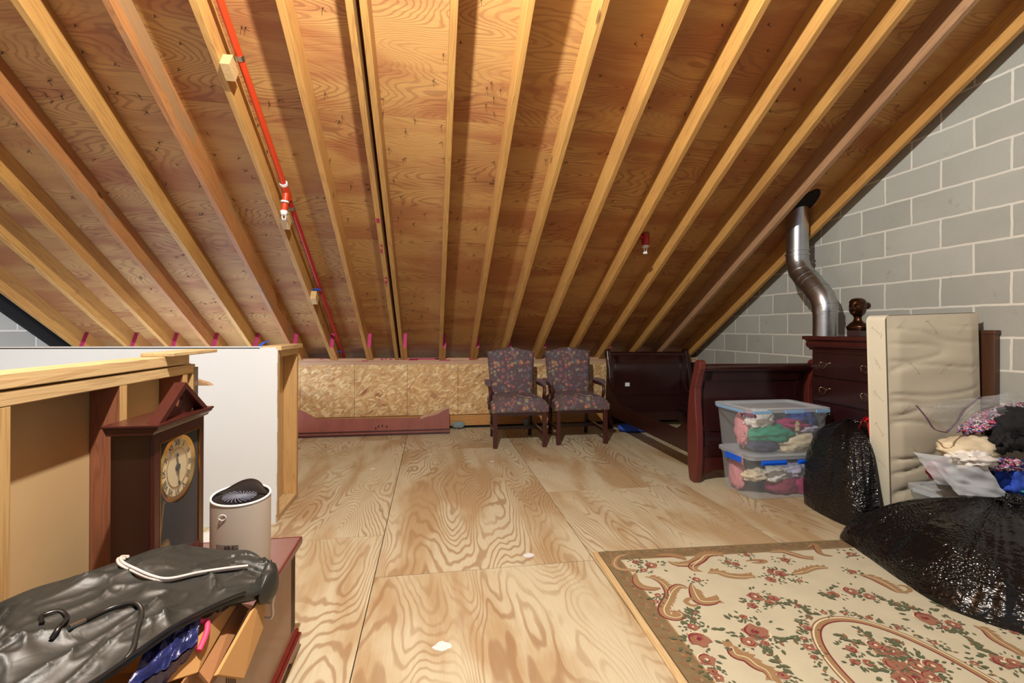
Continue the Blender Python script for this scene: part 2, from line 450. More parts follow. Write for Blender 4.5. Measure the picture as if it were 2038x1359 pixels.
def sheet_mesh(name, mat, rects, fn, thick_fn=None, grain='Y'):
    """one mesh of plywood sheets; each rect (u0,u1,v0,v1) gets its own piece of veneer"""
    vs, fs, uv = [], [], []
    for (u0, u1, v0, v1) in rects:
        o = len(vs); g = .002 if grain == 'Y' else .0012
        cs = [(u0 + g, v0 + g), (u1 - g, v0 + g), (u1 - g, v1 - g), (u0 + g, v1 - g)]
        vs += [fn(*c, 0) for c in cs] + [fn(*c, -.012) for c in cs]
        ox, oy = rnd.uniform(0, 60), rnd.uniform(0, 60)
        q = [(a, b) if grain == 'Y' else (b, a) for a, b in cs]; q = [(a + ox, b + oy) for a, b in q]
        fs.append([o, o + 1, o + 2, o + 3]); uv += q
        for i in range(4):
            j = (i + 1) % 4
            fs.append([o + i, o + i + 4, o + j + 4, o + j]); uv += [q[i], q[i], q[j], q[j]]
    me = bpy.data.meshes.new(name); me.from_pydata(vs, [], fs); me.materials.append(mat)
    l = me.uv_layers.new(name='UVMap')
    for i, c in enumerate(uv): l.data[i].uv = c
    me.update(); o = bpy.data.objects.new(name, me); COL.objects.link(o); return o

# floor: 4 x 8 sheets, long side going away from the camera
rects = []
xs = [-.27 + 1.11 * k for k in range(-4, 5)]
for k in range(len(xs) - 1):
    first = {3: 2.838, 4: 2.36}.get(k, 2.36 if k % 2 == 0 else 3.4)
    y = first - 2.42 * 2
    while y < 6.4:
        a, b = max(y, -1.0), min(y + 2.42, 5.9)
        if b - a > .02: rects.append((max(xs[k], XL), min(xs[k + 1], XR), a, b))
        y += 2.42
fl = sheet_mesh('floor', M['floor'], rects, lambda a, b, d: (a, b, d))
struct(fl)
sub = MB().box(XL, XR, -1.0, 5.9, -.06, -.008).build('subfloor', M['dark'], fl); struct(sub)
sp_ = MB()
for (px, py, r) in [(880, 1287, .035), (1052, 1105, .03), (742, 933, .02), (980, 918, .02)]:
    x, y = on_floor(px, py)
    pts = [(x + r * (1 + .45 * nz((k, px, 0), .9)) * cos(k * pi / 8), y + r * .8 * (1 + .45 * nz((k, py, 4), .9)) * sin(k * pi / 8)) for k in range(16)]
    sp_.prism(pts, lambda a, b, d: (a, b, d), .0002, .0012)
struct(sp_.build('plaster_splash', M['drywall'], fl))

# roof deck: sheets run crosswise, seams every 1.22 down the slope
RT = Matrix.Rotation(-TH, 4, 'X')
def slope_pt(x, s, up=0):     # s measured from y=-.5 down the slope
    y = -.5 + s * CT
    return (x, y + up * ST, ZS - .588 * y + up * CT)
rects = []
s = (3.16 + .5) / CT - 1.215 * 3; row = 0
while s < 8.1:
    off = -.0 + (1.2 if row % 2 else 0)
    x = XL - 2.44 + off - .3
    while x < XR:
        a, b = max(x, XL), min(x + 2.44, XR)
        if b - a > .02: rects.append((a, b, max(s, 0), min(s + 1.215, 8.0)))
        x += 2.44
    s += 1.215; row += 1
rects = [r for r in rects if r[3] - r[2] > .02]
roof = sheet_mesh('ceiling', M['roof'], rects, lambda a, b, d: slope_pt(a, b, -d), grain='X')
struct(roof)
top = MB().prism([(0, .013), (8.0, .013), (8.0, .05), (0, .05)], lambda a, b, d: slope_pt(d, a, b), XL, XR).build('roof_underlay', M['dark'], roof); struct(top)
# knots, scars, roofing nails poking through
nail = MB(); nails = []
def nail_mesh():
    m = MB(); m.lathe([(.0016, 0), (.0016, -.012), (.0003, -.018)], 5)
    for k in range(3):
        a = rnd.uniform(0, 6.28); L = rnd.uniform(.012, .032)
        m.add([(0, 0, -.003), (cos(a) * L, sin(a) * L, -.006), (cos(a) * L + .002, sin(a) * L + .003, -.005), (.002, .003, -.001)], [(0, 1, 2, 3)])
    return m
M['nail'] = plain('nail_steel', srgb(70, 52, 44), .45, .5)
pos = []
for k in range(420):
    x = rnd.uniform(-2.6, 3.3); s_ = rnd.uniform(3.3, 7.0)
    pos.append((x, s_))
pos.sort(key=lambda q: q[1])
base_nail = None
for x, s_ in pos[:100]:
    p = slope_pt(x, s_)
    if base_nail is None:
        base_nail = nail_mesh().build('nail_point', M['nail'], roof); o = base_nail
    else:
        o = base_nail.copy(); COL.objects.link(o)
    o.location = p; o.rotation_euler = (-TH, 0, rnd.uniform(-.5, .5))
rest = MB()
for x, s_ in pos[100:]:
    q = nail_mesh(); Mx = Matrix.Translation(slope_pt(x, s_)) @ RT
    rest.add([Mx @ Vector(v) for v in q.v], q.f)
o = rest.build('nail_points', M['nail'], roof); o['kind'] = 'stuff'

# side walls of concrete block, cut to the roof slope
def gable(name, x0, x1, mat):
    poly = [(-.6, -.05), (7.0, -.05), (7.0, ZS - .588 * 7.0 + .02), (-.6, ZS + .588 * .6 + .02)]
    return struct(MB().prism(poly, lambda a, b, d: (d, a, b), x0, x1).build(name, mat))
gable('wall_right', XR, XR + .2, M['cmu'])
gable('wall_left', XL - .2, XL, M['cmu'])

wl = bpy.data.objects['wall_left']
struct(MB().box(XL, XL + .03, 0, 7.6, -.07, .2, M=Matrix.Translation((0, -.45, Z0 + .588 * .45)) @ RT).build('gap_shade_strip', M['dark'], wl))  # near-black strip painting the shade of the gap beside the end rafter
# knee wall at the back
kw = structure_root('wall_back')
def kpart(name, mat, x0, x1, y0, y1, z0, z1, bevel=.002):
    return struct(MB().box(x0, x1, y0, y1, z0, z1).build(name, mat, kw, bevel=bevel))
kpart('top_plate', M['plateX'], XL, XR, YK, YK + .14, .815, .853)
kpart('second_plate', M['plateX'], XL, XR, YK + .004, YK + .14, .779, .814)
seams = [-4.0] + [-.895 + .604 * k for k in range(-4, 8)]
for a, b in zip(seams[:-1], seams[1:]):
    a, b = max(a, XL), min(b, XR)
    if b - a > .02: kpart('strand_board_panel', M['osb'], a + .0015, b - .0015, YK + .006, YK + .02, .165, .779, .001)
kpart('backing', M['dark'], XL, XR, YK + .021, YK + .05, 0, .779, 0)
kpart('bottom_plate', M['rim'], XL, XR, YK - .0, YK + .02, .03, .158)
kpart('gap_filler', M['dark'], XL, XR, YK + .01, YK + .02, -.02, .03, 0)
mk = MB()
for (px, w, dz, h) in [(640, 6, .03, .007), (727, 12, .004, .010), (760, 5, .02, .016), (768, 3, .02, .018), (778, 6, .02, .014), (788, 4, .018, .02), (796, 7, .02, .012), (845, 60, .02, .016), (822, 20, .012, .014), (885, 22, .006, .014), (876, 20, .022, .012), (940, 14, .012, .03)]:
    p = at_y(px, 715, YK)
    mk.box(p.x - w * .003, p.x + w * .003, YK - .0006, YK, .815 + dz, .815 + dz + h)
struct(mk.build('lumber_mark', M['paint2'], kw))

# stair enclosure: unfinished framed half wall at left, white half wall beyond
hw = structure_root('wall_stair_side')
FX = -1.02
def hpart(name, mat, x0, x1, y0, y1, z0, z1, bevel=.003):
    return struct(MB().box(x0, x1, y0, y1, z0, z1).build(name, mat, hw, bevel=bevel))
hpart('top_plate', M['plateY'], FX - .089, FX + .004, -.6, 2.21, 1.049, 1.088)
hpart('second_plate', M['plateY'], FX - .089, FX, -.6, 2.27, 1.006, 1.044)
hpart('bottom_plate', M['plateY'], FX - .089, FX, -.6, 2.28, 0, .038)
for yy, mt in [(.55, 'stud'), (.96, 'stud'), (1.317, 'stud'), (1.763, 'stud_dark'), (2.165, 'stud_dark'), (2.245, 'stud')]:
    a = FX - .088; b = FX - .001
    struct(MB().box(a, b, yy, yy + .036, .038, 1.006).build('stud', M[mt], hw, bevel=.002))
    if mt == 'stud_dark': struct(MB().box(b, b + .0015, yy, yy + .036, .038, 1.006).build('stud_edge', M['stud'], hw))
hpart('drywall_panel', M['drywall_back'], FX - .104, FX - .0895, -.6, 2.29, 0, 1.05, 0)
hpart('end_drywall', M['drywall'], FX - .104, FX - .03, 2.283, 2.295, 0, 1.045, 0)
struct(MB().box(FX - .03, FX + .004, 2.283, 2.286, 0, 1.03).box(FX - .0, FX + .003, 2.255, 2.286, 0, 1.03).build('corner_bead', M['galv'], hw))
ww = structure_root('wall_stair_end')
def wpart(name, mat, x0, x1, y0, y1, z0, z1, bevel=.002):
    return struct(MB().box(x0, x1, y0, y1, z0, z1).build(name, mat, ww, bevel=bevel))
WX = -.94; WY = 3.115
wpart('drywall_sheet', M['drywall'], XL, WX - .005, WY, WY + .013, 0, 1.083, .001)
wpart('cap', M['drywall'], XL, WX - .10, WY, WY + .11, 1.075, 1.087, .001)
wpart('top_plate', M['plateY'], WX - .092, WX + .02, WY + .012, WY + .50, 1.064, 1.092)
wpart('second_plate', M['plateY'], WX - .09, WX, WY + .014, WY + .47, 1.022, 1.062)
wpart('bottom_plate', M['plateY'], WX - .09, WX, WY + .014, WY + .47, 0, .036)
for yy in (WY + .014, WY + .432): wpart('stud', M['stud'], WX - .09, WX, yy, yy + .038, .036, 1.022)
wpart('back_board', M['drywall_back'], WX - .105, WX - .091, WY + .014, WY + .47, 0, 1.06, 0)
wpart('end_cover', M['drywall'], XL, WX - .106, WY + .1, WY + .11, 0, 1.075, 0)
ragged = MB()
for k in range(12):
    z = .05 + k * .085; w = .004 + .008 * abs(nz((k, 2, 1), 1.7))
    ragged.box(WX - .006, WX - .005 + w, WY - .001, WY + .012, z, z + .085)
struct(ragged.build('torn_drywall_edge', M['drywall'], ww))

# ------------------------------------------------------------------ rafters
YA, YB = -.45, 6.35
LEN = (YB - YA) / CT
def rafter_mesh(mat, name='rafter'):
    m = MB(); n = 30
    m.box(0, .038, 0, LEN, 0, .184)
    return m.build(name, mat, bevel=.003)
RX = [('leftmost roof rafter, beside the left block wall', -3.605), ('second roof rafter from the left block wall, above the white half wall', -3.14),
      ('third roof rafter from the left block wall, with a pale scraped patch low down', -2.755), ('fourth roof rafter from the left block wall, rough and dark-edged', -2.36),
      ('fifth roof rafter from the left, clean yellow, left of the bark-scarred rafter', -1.948), ('rough bark-scarred roof rafter with pale bare patches', -1.548),
      ('roof rafter that carries the wood blocks of the orange sprinkler pipe', -1.158), ('roof rafter just right of the orange sprinkler pipe', -.757),
      ('left one of the close pair of roof rafters in the middle, with red marks', -.43), ('right one of the close pair of roof rafters in the middle', -.362),
      ('nearly upright roof rafter, first to the right of the close pair', .084), ('second roof rafter right of the close pair, left of the chairs', .468),
      ('roof rafter that comes down behind the left armchair', .85), ('roof rafter that comes down between the two armchair backs', 1.272),
      ('roof rafter that comes down behind the right armchair', 1.704), ('roof rafter just right of the white sprinkler head with red cap', 2.098),
      ('third roof rafter from the right block wall, with a large knot and pale spots', 2.512), ('greyish roof rafter just left of the metal duct', 2.879),
      ('rightmost roof rafter, running along the right block wall', 3.314)]
first = {}
for i, (lab, x) in enumerate(RX):
    mt = 'rafter_wane' if i in (3, 5) else 'rafter_grey' if i == 17 else 'rafter'
    if mt in first: o = first[mt].copy(); COL.objects.link(o)
    else: o = first[mt] = rafter_mesh(M[mt])
    o.location = (x, YA, Z0 - .588 * YA); o.rotation_euler = (-TH, 0, 0)
    tag(o, lab, 'rafter', 'roof rafters')
lms = []
for k, (yy, w) in enumerate([(3.72, .05), (3.98, .03), (4.03, .05), (4.36, .03), (4.41, .05), (4.47, .02)]):
    s0 = (yy - YA) / CT; lm = MB(); lms.append(lm); lm.box(.004 + .006 * (k % 2), .03 - .005 * (k % 3), s0, s0 + w, -.0012, -.0002)
for o_r in list(COL.objects):
    if o_r.get('category') == 'rafter' and abs(o_r.location.x + .43) < .001: [q.build('lumber_mark', M['paint2'], o_r) for q in lms]
# shade of the gap by the left block wall: dark strip on wall_left
# short rafter tails with a painted plumb cut, nailed to the side of each rafter above the plate
def tail(lab, x):
    ye = 5.51
    t = thing('rafter_tail', lab, 'rafter tail', (x, ye, Z0 - .588 * ye), 0, 'painted rafter tails above the knee wall')
    L = .92; run = L; m = MB()
    m.prism([(0, 0), (run, -.588 * run), (run, -.588 * run + .211), (.182 * ST, .182 * CT)], lambda a, b, d: (d, a, b), 0, .037)
    m.build('board', M['rim'], t)
    MB().box(.001, .036, -.0015, -.0001, .001, .18, M=RT).build('painted_cut', M['paint'], t)
TL = {0: 'beside the leftmost roof rafter', 1: 'beside the second rafter from the left wall', 2: 'beside the third rafter from the left wall', 3: 'beside the fourth rafter from the left wall',
      4: 'beside the fifth rafter from the left', 5: 'just above the end post of the white half wall', 6: 'at the foot of the rafter with the orange pipe', 7: 'beside the rafter right of the orange pipe',
      9: 'beside the close pair of rafters', 10: 'beside the nearly upright rafter', 11: 'just left of the left armchair', 12: 'behind the top of the left armchair', 13: 'between the two armchair backs', 15: 'beside the headboard left post'}
for i, lab in TL.items(): tail('rafter tail with pink painted end, ' + lab, RX[i][1] + .0385)

# ------------------------------------------------------------------ sprinkler pipe
def sl(x, y, h):      # point h above the lower plane of the rafters (towards the deck)
    return Vector((x, y + h * ST, Z0 - .588 * y + h * CT))
pp = thing('sprinkler_pipe', 'orange sprinkler pipe running down beside a rafter with tee and head', 'pipe', sl(-1.045, 2.0, .09))
inv = -Vector(pp.location)
P = lambda x, y, h: sl(x, y, h) + inv
MB().tube([P(-1.05, -.3, .09), P(-1.045, 3.58, .09)], .019, 14).build('upper_pipe', M['cpvc'], pp, smooth=40)
MB().tube([P(-1.045, 3.58, .09), P(-1.035, 5.9, .09)], .018, 14).build('lower_pipe', M['cpvc_red'], pp, smooth=40)
MB().tube([P(-1.045, 3.54, .09), P(-1.045, 3.66, .09)], .026, 14).tube([P(-1.045, 3.6, .09), P(-1.052, 3.63, .015), P(-1.06, 3.66, -.03)], .022, 14).build('tee', M['cpvc'], pp, smooth=40)
for q in ([P(-1.045, 3.53, .09), P(-1.045, 3.545, .09)], [P(-1.05, 3.62, .02), P(-1.051, 3.625, .01)]): MB().tube(q, .0275, 14).build('fitting_collar', M['white_pl'], pp, smooth=40)
hp = P(-1.06, 3.66, -.03)
hd = MB().lathe([(.024, 0), (.026, -.012), (.02, -.03), (.012, -.034)], 12, hp).lathe([(.017, -.062), (.019, -.066), (.008, -.07)], 12, hp)
hd.tube([hp + Vector((.012, 0, -.03)), hp + Vector((.013, 0, -.05)), hp + Vector((.004, 0, -.064))], .004, 6).tube([hp + Vector((-.012, 0, -.03)), hp + Vector((-.013, 0, -.05)), hp + Vector((-.004, 0, -.064))], .004, 6)
hd.build('sprinkler_head', M['white_pl'], pp, smooth=40)
for y, mt in [(2.76, 'galv'), (3.74, 'galv'), (4.64, 'blue_pl'), (5.72, 'blue_pl')]:
    MB().tube([P(-1.045, y - .012, .09), P(-1.045, y + .012, .09)], .0215, 14).box(-.055, .0, -.012, .012, -.002, .002, M=Matrix.Translation(P(-1.05, y, .074)) @ RT).build('pipe_strap', M[mt], pp, smooth=40)
for y, lab in [(2.78, 'cut wood block under the upper pipe strap on the roof rafter'), (3.80, 'cut wood block under the sprinkler head of the orange pipe'), (4.69, 'small pale wood block low on the rafter beside the red pipe')]:
    o = MB().box(-.0, .05, -.05, .05, -.02, .065, M=RT).build('wood_block', M['block'], bevel=.002, loc=sl(-1.119, y, .0))
    tag(o, lab, 'wood block', 'wood blocks under the pipe')
rs = thing('sprinkler_drop', 'white sprinkler head on a dark red drop among the right rafters', 'sprinkler', sl(1.90, 3.97, .1))
MB().lathe([(.034, .09), (.034, .0), (.03, -.008), (.024, -.01)], 14).tube([(0, 0, .06), (-.16, 0, .07)], .018, 10).build('red_fitting', M['cpvc_red'], rs, smooth=40)
h2 = MB().lathe([(.02, -.008), (.03, -.014), (.032, -.03), (.016, -.036)], 12).lathe([(.018, -.075), (.022, -.08), (.02, -.09), (.01, -.092)], 12)
for sx in (-1, 1): h2.tube([(sx * .013, 0, -.034), (sx * .012, 0, -.055), (sx * .006, 0, -.078)], .005, 6)
h2.build('sprinkler_head', M['white_pl'], rs, smooth=40)

# ------------------------------------------------------------------ metal duct
du = thing('metal_duct', 'galvanised metal duct with two elbows rising behind the chest of drawers', 'duct', (3.2, 3.42, 0))
MB().tube([(0, 0, .02), (0, 0, 1.36)], .089, 28).build('lower_pipe', M['galv'], du, smooth=50)
rib = lambda z, y=0: None
el = [(0, 0, 1.34), (0, 0, 1.40), (0, .03, 1.48), (0, .12, 1.58), (0, .21, 1.66), (0, .27, 1.73), (0, .305, 1.82), (0, .305, 1.88)]
MB().tube(el[:5], [.091, .094, .096, .094, .093], 28).build('lower_elbow', M['galv'], du, smooth=30)
MB().tube(el[3:], [.091, .092, .093, .091, .09], 28).build('upper_elbow', M['galv'], du, smooth=30)
MB().tube([(0, .305, 1.86), (0, .305, 2.36)], .088, 28).build('upper_pipe', M['galv'], du, smooth=50)
b = MB()
for p, q in [((0, 0, 1.36), (0, 0, 1.372)), ((0, 0, 1.40), (0, .004, 1.412)), ((0, .07, 1.525), (0, .08, 1.535)), ((0, .15, 1.607), (0, .16, 1.616)), ((0, .19, 1.643), (0, .2, 1.652)), ((0, .262, 1.715), (0, .267, 1.727)), ((0, .305, 1.87), (0, .305, 1.882)), ((0, .305, 1.91), (0, .305, 1.918))]:
    b.tube([p, q], .0975, 28)
for k in range(6):
    a = -2.6 + k * .45
    b.lathe([(.006, 0), (.004, .004)], 6, (.094 * cos(a), .094 * sin(a), 1.39)); b.lathe([(.006, 0), (.004, .004)], 6, (.094 * cos(a), .27 + .094 * sin(a), 1.80))
b.build('crimp_rings', M['galv'], du, smooth=30)
v = MB(); v.prism([(3.185 + .085 * cos(k * pi / 10), 3.64 + .16 * sin(k * pi / 10)) for k in range(20)], lambda a, b, d: (a, b + .0, ZS - .588 * b - d), .004, .014)
struct(v.build('vent_opening', M['dark'], roof))

# ------------------------------------------------------------------ armchairs
def make_chair():
    t = thing('armchair', '', 'armchair', (0, 0, 0), 0, 'upholstered armchairs by the knee wall')
    # seat cushion
    def seat(u, v):
        x = (u - .5) * 2; y = (v - .5) * 2
        wx = .295 - .02 * (y + 1) / 2
        zz = .44 + .075 * max(0, (1 - x ** 4)) ** .6 * max(0, (1 - y ** 4)) ** .6
        return (x * wx, -.005 + y * .285, zz - .012 * (y < -.9))
    m = MB().grid(seat, 25, 25)
    ring = [seat(u / 24, 0) for u in range(25)] + [seat(1, v / 24) for v in range(1, 25)] + [seat(1 - u / 24, 1) for u in range(1, 25)] + [seat(0, 1 - v / 24) for v in range(1, 24)]
    n = len(ring); low = [(x * .985, y * .985, .362) for x, y, z in ring]
    m.add(ring + low, [(i, (i + 1) % n, n + (i + 1) % n, n + i) for i in range(n)] + [tuple(range(n, 2 * n))])
    m.build('seat', M['uphol'], t, smooth=60)
    nh = MB()
    for k in range(34):
        x = -.28 + .56 * k / 33; nh.lathe([(.006, 0), (.004, .004), (.001, .005)], 6, M=Matrix.Translation((x, -.287, .372)) @ Matrix.Rotation(pi / 2, 4, 'X'))
    nh.build('nailhead_trim', M['antique'], t)
    # back cushion
    def back(u, v, side):
        x = (u - .5) * 2; w = .235 + .035 * v
        zt = .955 + .045 * (cos(x * pi) * .5 + .5)
        z = .42 + v * (zt - .42)
        th = .045 * max(0, 1 - abs(x) ** 6) ** .5 * max(0, 1 - (2 * v - 1) ** 8) ** .5
        yc = .225 + .11 * v
        return (x * w, yc + side * (.012 + th), z)
    m = MB().grid(lambda u, v: back(u, v, -1), 21, 25).grid(lambda u, v: back(u, v, 1), 21, 25)
    k = 21 * 25
    edge = [i for i in range(21)] + [21 * j + 20 for j in range(1, 25)] + [24 * 21 + i for i in range(19, -1, -1)] + [21 * j for j in range(23, 0, -1)]
    for i in range(len(edge)):
        a, b2 = edge[i], edge[(i + 1) % len(edge)]; m.f.append([a, b2, b2 + k, a + k]); m.m.append(0)
    m.build('backrest', M['uphol'], t, smooth=60)
    for s in (-1, 1):
        MB().box(-.021, .021, -.021, .021, 0, .375).build('front_leg', M['mahog_red'], t, bevel=.004, loc=(s * .255, -.262, 0))
        MB().tube([(0, .03, 0), (0, .01, .15), (0, 0, .36), (0, .03, .6)], .021, 4).build('rear_leg', M['mahog'], t, loc=(s * .215, .255, 0))
        MB().box(-.012, .012, -.25, .26, .13, .165).build('side_stretcher', M['mahog'], t, bevel=.002, loc=(s * .238, 0, 0))
        arm = [(0, .25, 0.0), (0, .1, .004), (0, -.06, .006), (0, -.115, -.008)]
        MB().tube(arm, [.022, .034, .036, .022], 12, flat=.75).build('arm_pad', M['uphol'], t, smooth=60, loc=(s * .292, 0, .632))
        MB().tube([(0, .25, .598), (0, -.1, .602)], .017, 8).build('arm_rail', M['mahog_red'], t, smooth=50, loc=(s * .292, 0, 0))
        pts = catmull([(s * .292, -.095, .60), (s * .288, -.12, .54), (s * .284, -.10, .46), (s * .29, -.06, .37)], 5)
        MB().tube(pts, .018, 8).tube([q + Vector((0, -.012, 0)) for q in pts], .009, 6).build('arm_support', M['mahog_red'], t, smooth=50)
    MB().box(-.235, .235, -.012, .012, .13, .165).build('cross_stretcher', M['mahog'], t, bevel=.002, loc=(0, .02, 0))
    MB().box(-.21, .21, .25, .27, .30, .38).build('rear_seat_rail', M['mahog'], t, bevel=.002)
    MB().box(-.255, .255, -.275, -.25, .325, .37).build('front_seat_rail', M['mahog'], t, bevel=.002)
    return t
ch = make_chair(); ch.location = (.887, 4.995, 0); ch['label'] = 'left armchair with dark floral upholstery, next to the bare strand board wall'
c2 = copy_tree(ch); c2.location = (1.562, 5.04, 0); c2.rotation_euler = (0, 0, radians(-1)); c2['label'] = 'right armchair with dark floral upholstery, touching the bed headboard'

# ------------------------------------------------------------------ bed
bed = thing('sleigh_bed', 'dark mahogany sleigh bed frame without a mattress', 'bed', (2.6, 4.5, 0))
BX, BY = 2.6, 4.5
def sleigh(yc, sgn):
    """profile points (y, z) of the scrolled end board; sgn -1 leans to the camera"""
    zs = [0.12, .25, .40, .52, .64, .74, .83, .90]
    ys = [0, -.004, 0, .012, .02, .012, -.02, -.055]
    return [(yc - sgn * (-y) if sgn > 0 else yc + y, z) for y, z in zip(ys, zs)]
def end_board(name, y0, sgn, xl, xr, ztop):
    k = ztop / .93
    cl = [Vector((0, y0 + (y if sgn < 0 else -y), z * k)) for y, z in zip([0, -.004, 0, .012, .02, .012, -.02, -.055], [.2, .28, .40, .52, .64, .74, .83, .90])]
    cl = catmull(cl, 5)
    e = MB()
    poly = [(p.y - .014, p.z) for p in cl] + [(p.y + .014, p.z) for p in reversed(cl)]
    e.prism(poly, lambda a, b, d: (d, a, b), xl, xr)
    root = e.build(name, M['mahog_black'], bed, smooth=35)
    root.location = (-BX, -BY, 0)
    fr = MB()
    def strip(z0, z1, t):
        q = [p for p in cl if z0 * k - .001 <= p.z <= z1 * k + .03]
        poly = [(p.y - t, p.z) for p in q] + [(p.y + t, p.z) for p in reversed(q)]
        fr.prism(poly, lambda a, b, d: (d, a, b), xl + .02, xr - .02)
    strip(.2, .27, .024); strip(.40, .43, .026); strip(.78, .90, .022)
    for xa in (xl + .05, xr - .1):
        poly = [(p.y - .022, p.z) for p in cl] + [(p.y + .022, p.z) for p in reversed(cl)]
        fr.prism(poly, lambda a, b, d: (d, a, b), xa, xa + .05)
    fr.build('panel_frame', M['mahog'], root, smooth=35)
    ty = cl[-1].y; tz = cl[-1].z
    MB().tube([(xl, ty, tz), (xr, ty, tz)], .034, 16).build('top_roll', M['mahog'], root, smooth=40)
    lr = MB(); arch = [(xl, .2 * k), (xr, .2 * k), (xr, .03), (xr - .06, .05), (xr - .14, .085), (xl + .14, .085), (xl + .06, .05), (xl, .03)]
    lr.prism(arch, lambda a, b, d: (a, d, b), y0 - .012, y0 + .012); lr.build('bottom_rail', M['mahog_red' if sgn < 0 else 'mahog'], root, bevel=.003)
    # scrolled end posts
    for xa, xb in ((xl - .045, xl + .01), (xr - .01, xr + .045)):
        outer = []; inner = []
        prof = [(0, .028, .0), (.02, .045, 0), (.08, .058, 0), (.18, .07, 0), (.35, .075, 0), (.5, .07, .008), (.62, .055, .01), (.74, .042, 0), (.84, .04, -.035), (.90, .046, -.06), (.945, .04, -.068), (.965, .02, -.07)]
        for z, tt, dy in prof:
            dy = dy if sgn < 0 else -dy
            outer.append((y0 + dy - tt, z * k)); inner.append((y0 + dy + tt, z * k))
        MB().prism(outer + inner[::-1], lambda a, b, d: (d, a, b), xa, xb).build('post', M['mahog_post' if sgn < 0 else 'mahog'], root, bevel=.008)
    return root
end_board('footboard', 3.465, -1, 2.085, 3.06, .935)
end_board('headboard', 5.50, 1, 2.16, 3.16, .93)
for xa in (2.10, 3.06):
    r = MB(); r.box(xa, xa + .025, 3.47, 5.48, .185, .345)
    pr = [(5.48, .345), (5.05, .345), (5.12, .36), (5.2, .42), (5.28, .45), (5.36, .50), (5.44, .58), (5.48, .60)]
    r.prism(pr, lambda a, b, d: (d, a, b), xa, xa + .025)
    pr = [(3.5, .345), (3.86, .345), (3.8, .36), (3.72, .41), (3.62, .43), (3.5, .50)]
    r.prism(pr, lambda a, b, d: (d, a, b), xa, xa + .025)
    o = r.build('side_rail', M['mahog'], bed, bevel=.003); o.location = (-BX, -BY, 0)
    q = MB().box(xa + (.025 if xa < 2.5 else -.025), xa + (.05 if xa < 2.5 else 0), 3.5, 5.46, .215, .245).build('slat_ledge', M['mahog'], o)
st_ = MB().box(2.33, 2.385, 5.46, 5.474, .515, .56).build('sticker', M['white_pl'], bed); st_.location = (-BX, -BY, 0)

# detached rail standing against the knee wall
rb = thing('bed_rail', 'detached reddish bed rail with curved ends leaning on the strand board wall', 'bed rail', (-.6, 5.55, 0))
prof = catmull([(-1.75, 0, .40), (-1.6, 0, .36), (-1.466, 0, .315), (-1.36, 0, .265), (-1.27, 0, .205)], 5) + [Vector((-1.18, 0, .198)), Vector((-.18, 0, .19))] + catmull([(-.14, 0, .195), (-.05, 0, .225), (.06, 0, .25), (.13, 0, .29), (.20, 0, .315)], 5)
poly = [(p.x, p.z) for p in prof] + [(.205, .012), (-1.75, .012)]
LEAN = Matrix.Translation((.6, -5.55 + 5.50, 0)) @ Matrix.Rotation(radians(-9), 4, 'X')
brd = MB().prism(poly, lambda a, b, d: LEAN @ Vector((a, d, b)), 0, .022)
MB().prism([(-1.75, .0), (.207, .0), (.207, .022), (-1.75, .022)], lambda a, b, d: LEAN @ Vector((a, d, b)), -.014, .03).prism([(-1.75, .04), (.207, .04), (.207, .056), (-1.75, .056)], lambda a, b, d: LEAN @ Vector((a, d, b)), -.006, .0).build('base_moulding', M['mahog_red'], rb, bevel=.003)
MB().prism([(p.x, p.z) for p in prof[24:]] + [(p.x, p.z - .03) for p in prof[:23:-1]], lambda a, b, d: LEAN @ Vector((a, d, b)), -.002, 0).build('bare_edge', M['plateX'], rb)
hole = brd
for (x, z) in [(-.62, .08), (-.59, .1), (-.55, .105), (-.50, .095), (-1.0, .05), (-.75, .05), (-.3, .05), (-.05, .05), (.12, .05)]:
    r_ = .011 if z > .06 else .006
    hole.prism([(x + r_ * .6 * cos(k * pi / 5), z + r_ * 1.4 * sin(k * pi / 5)) for k in range(10)], lambda a, b, d: LEAN @ Vector((a, d, b)), -.0015 if z > .06 else -.008, .002, 1)
brd.build('board', [M['mahog_rail'], M['dark']], rb)
for (x0, x1, z0, z1, lab) in [(.24, .40, .01, .085, 'grey fibre insulation scrap at the end of the detached bed rail'), (1.12, 1.2, .01, .1, 'grey insulation scrap on the floor behind the armchair legs')]:
    def ins(u, v): 
        return ((x0 + x1) / 2 + cos(u * 2 * pi) * (x1 - x0) / 2 * sin(v * pi) ** .5 + .006 * nz((u * 6, v * 6, x0), 2), YK - .04 + sin(u * 2 * pi) * .03 * sin(v * pi) ** .5, z0 + (z1 - z0) * (1 - cos(v * pi)) / 2 + .004 * nz((u * 9, v * 9, 3), 2))
    tag(MB().grid(ins, 24, 12, wrap=True).build('insulation_scrap', M['insul'], smooth=30), lab, 'insulation')
def bundle(u, v):
    return (2.42 + .26 * cos(u * 2 * pi) * sin(v * pi) ** .4, 5.28 + .1 * sin(u * 2 * pi) * sin(v * pi) ** .4, .1 * (1 - cos(v * pi)) / 2 + .003 + .004 * nz((u * 20, v * 3, 0), 2) * sin(v * pi))
tag(MB().grid(bundle, 40, 12, wrap=True).build('blue_blanket', M['royal'], smooth=60), 'blue ribbed blanket bundle under the bed by the headboard', 'blanket')

# ------------------------------------------------------------------ chest of drawers, bust, dark panel
cd = thing('chest_of_drawers', 'tall dark mahogany chest of drawers against the block wall', 'chest of drawers', (2.93, 3.25, 0))
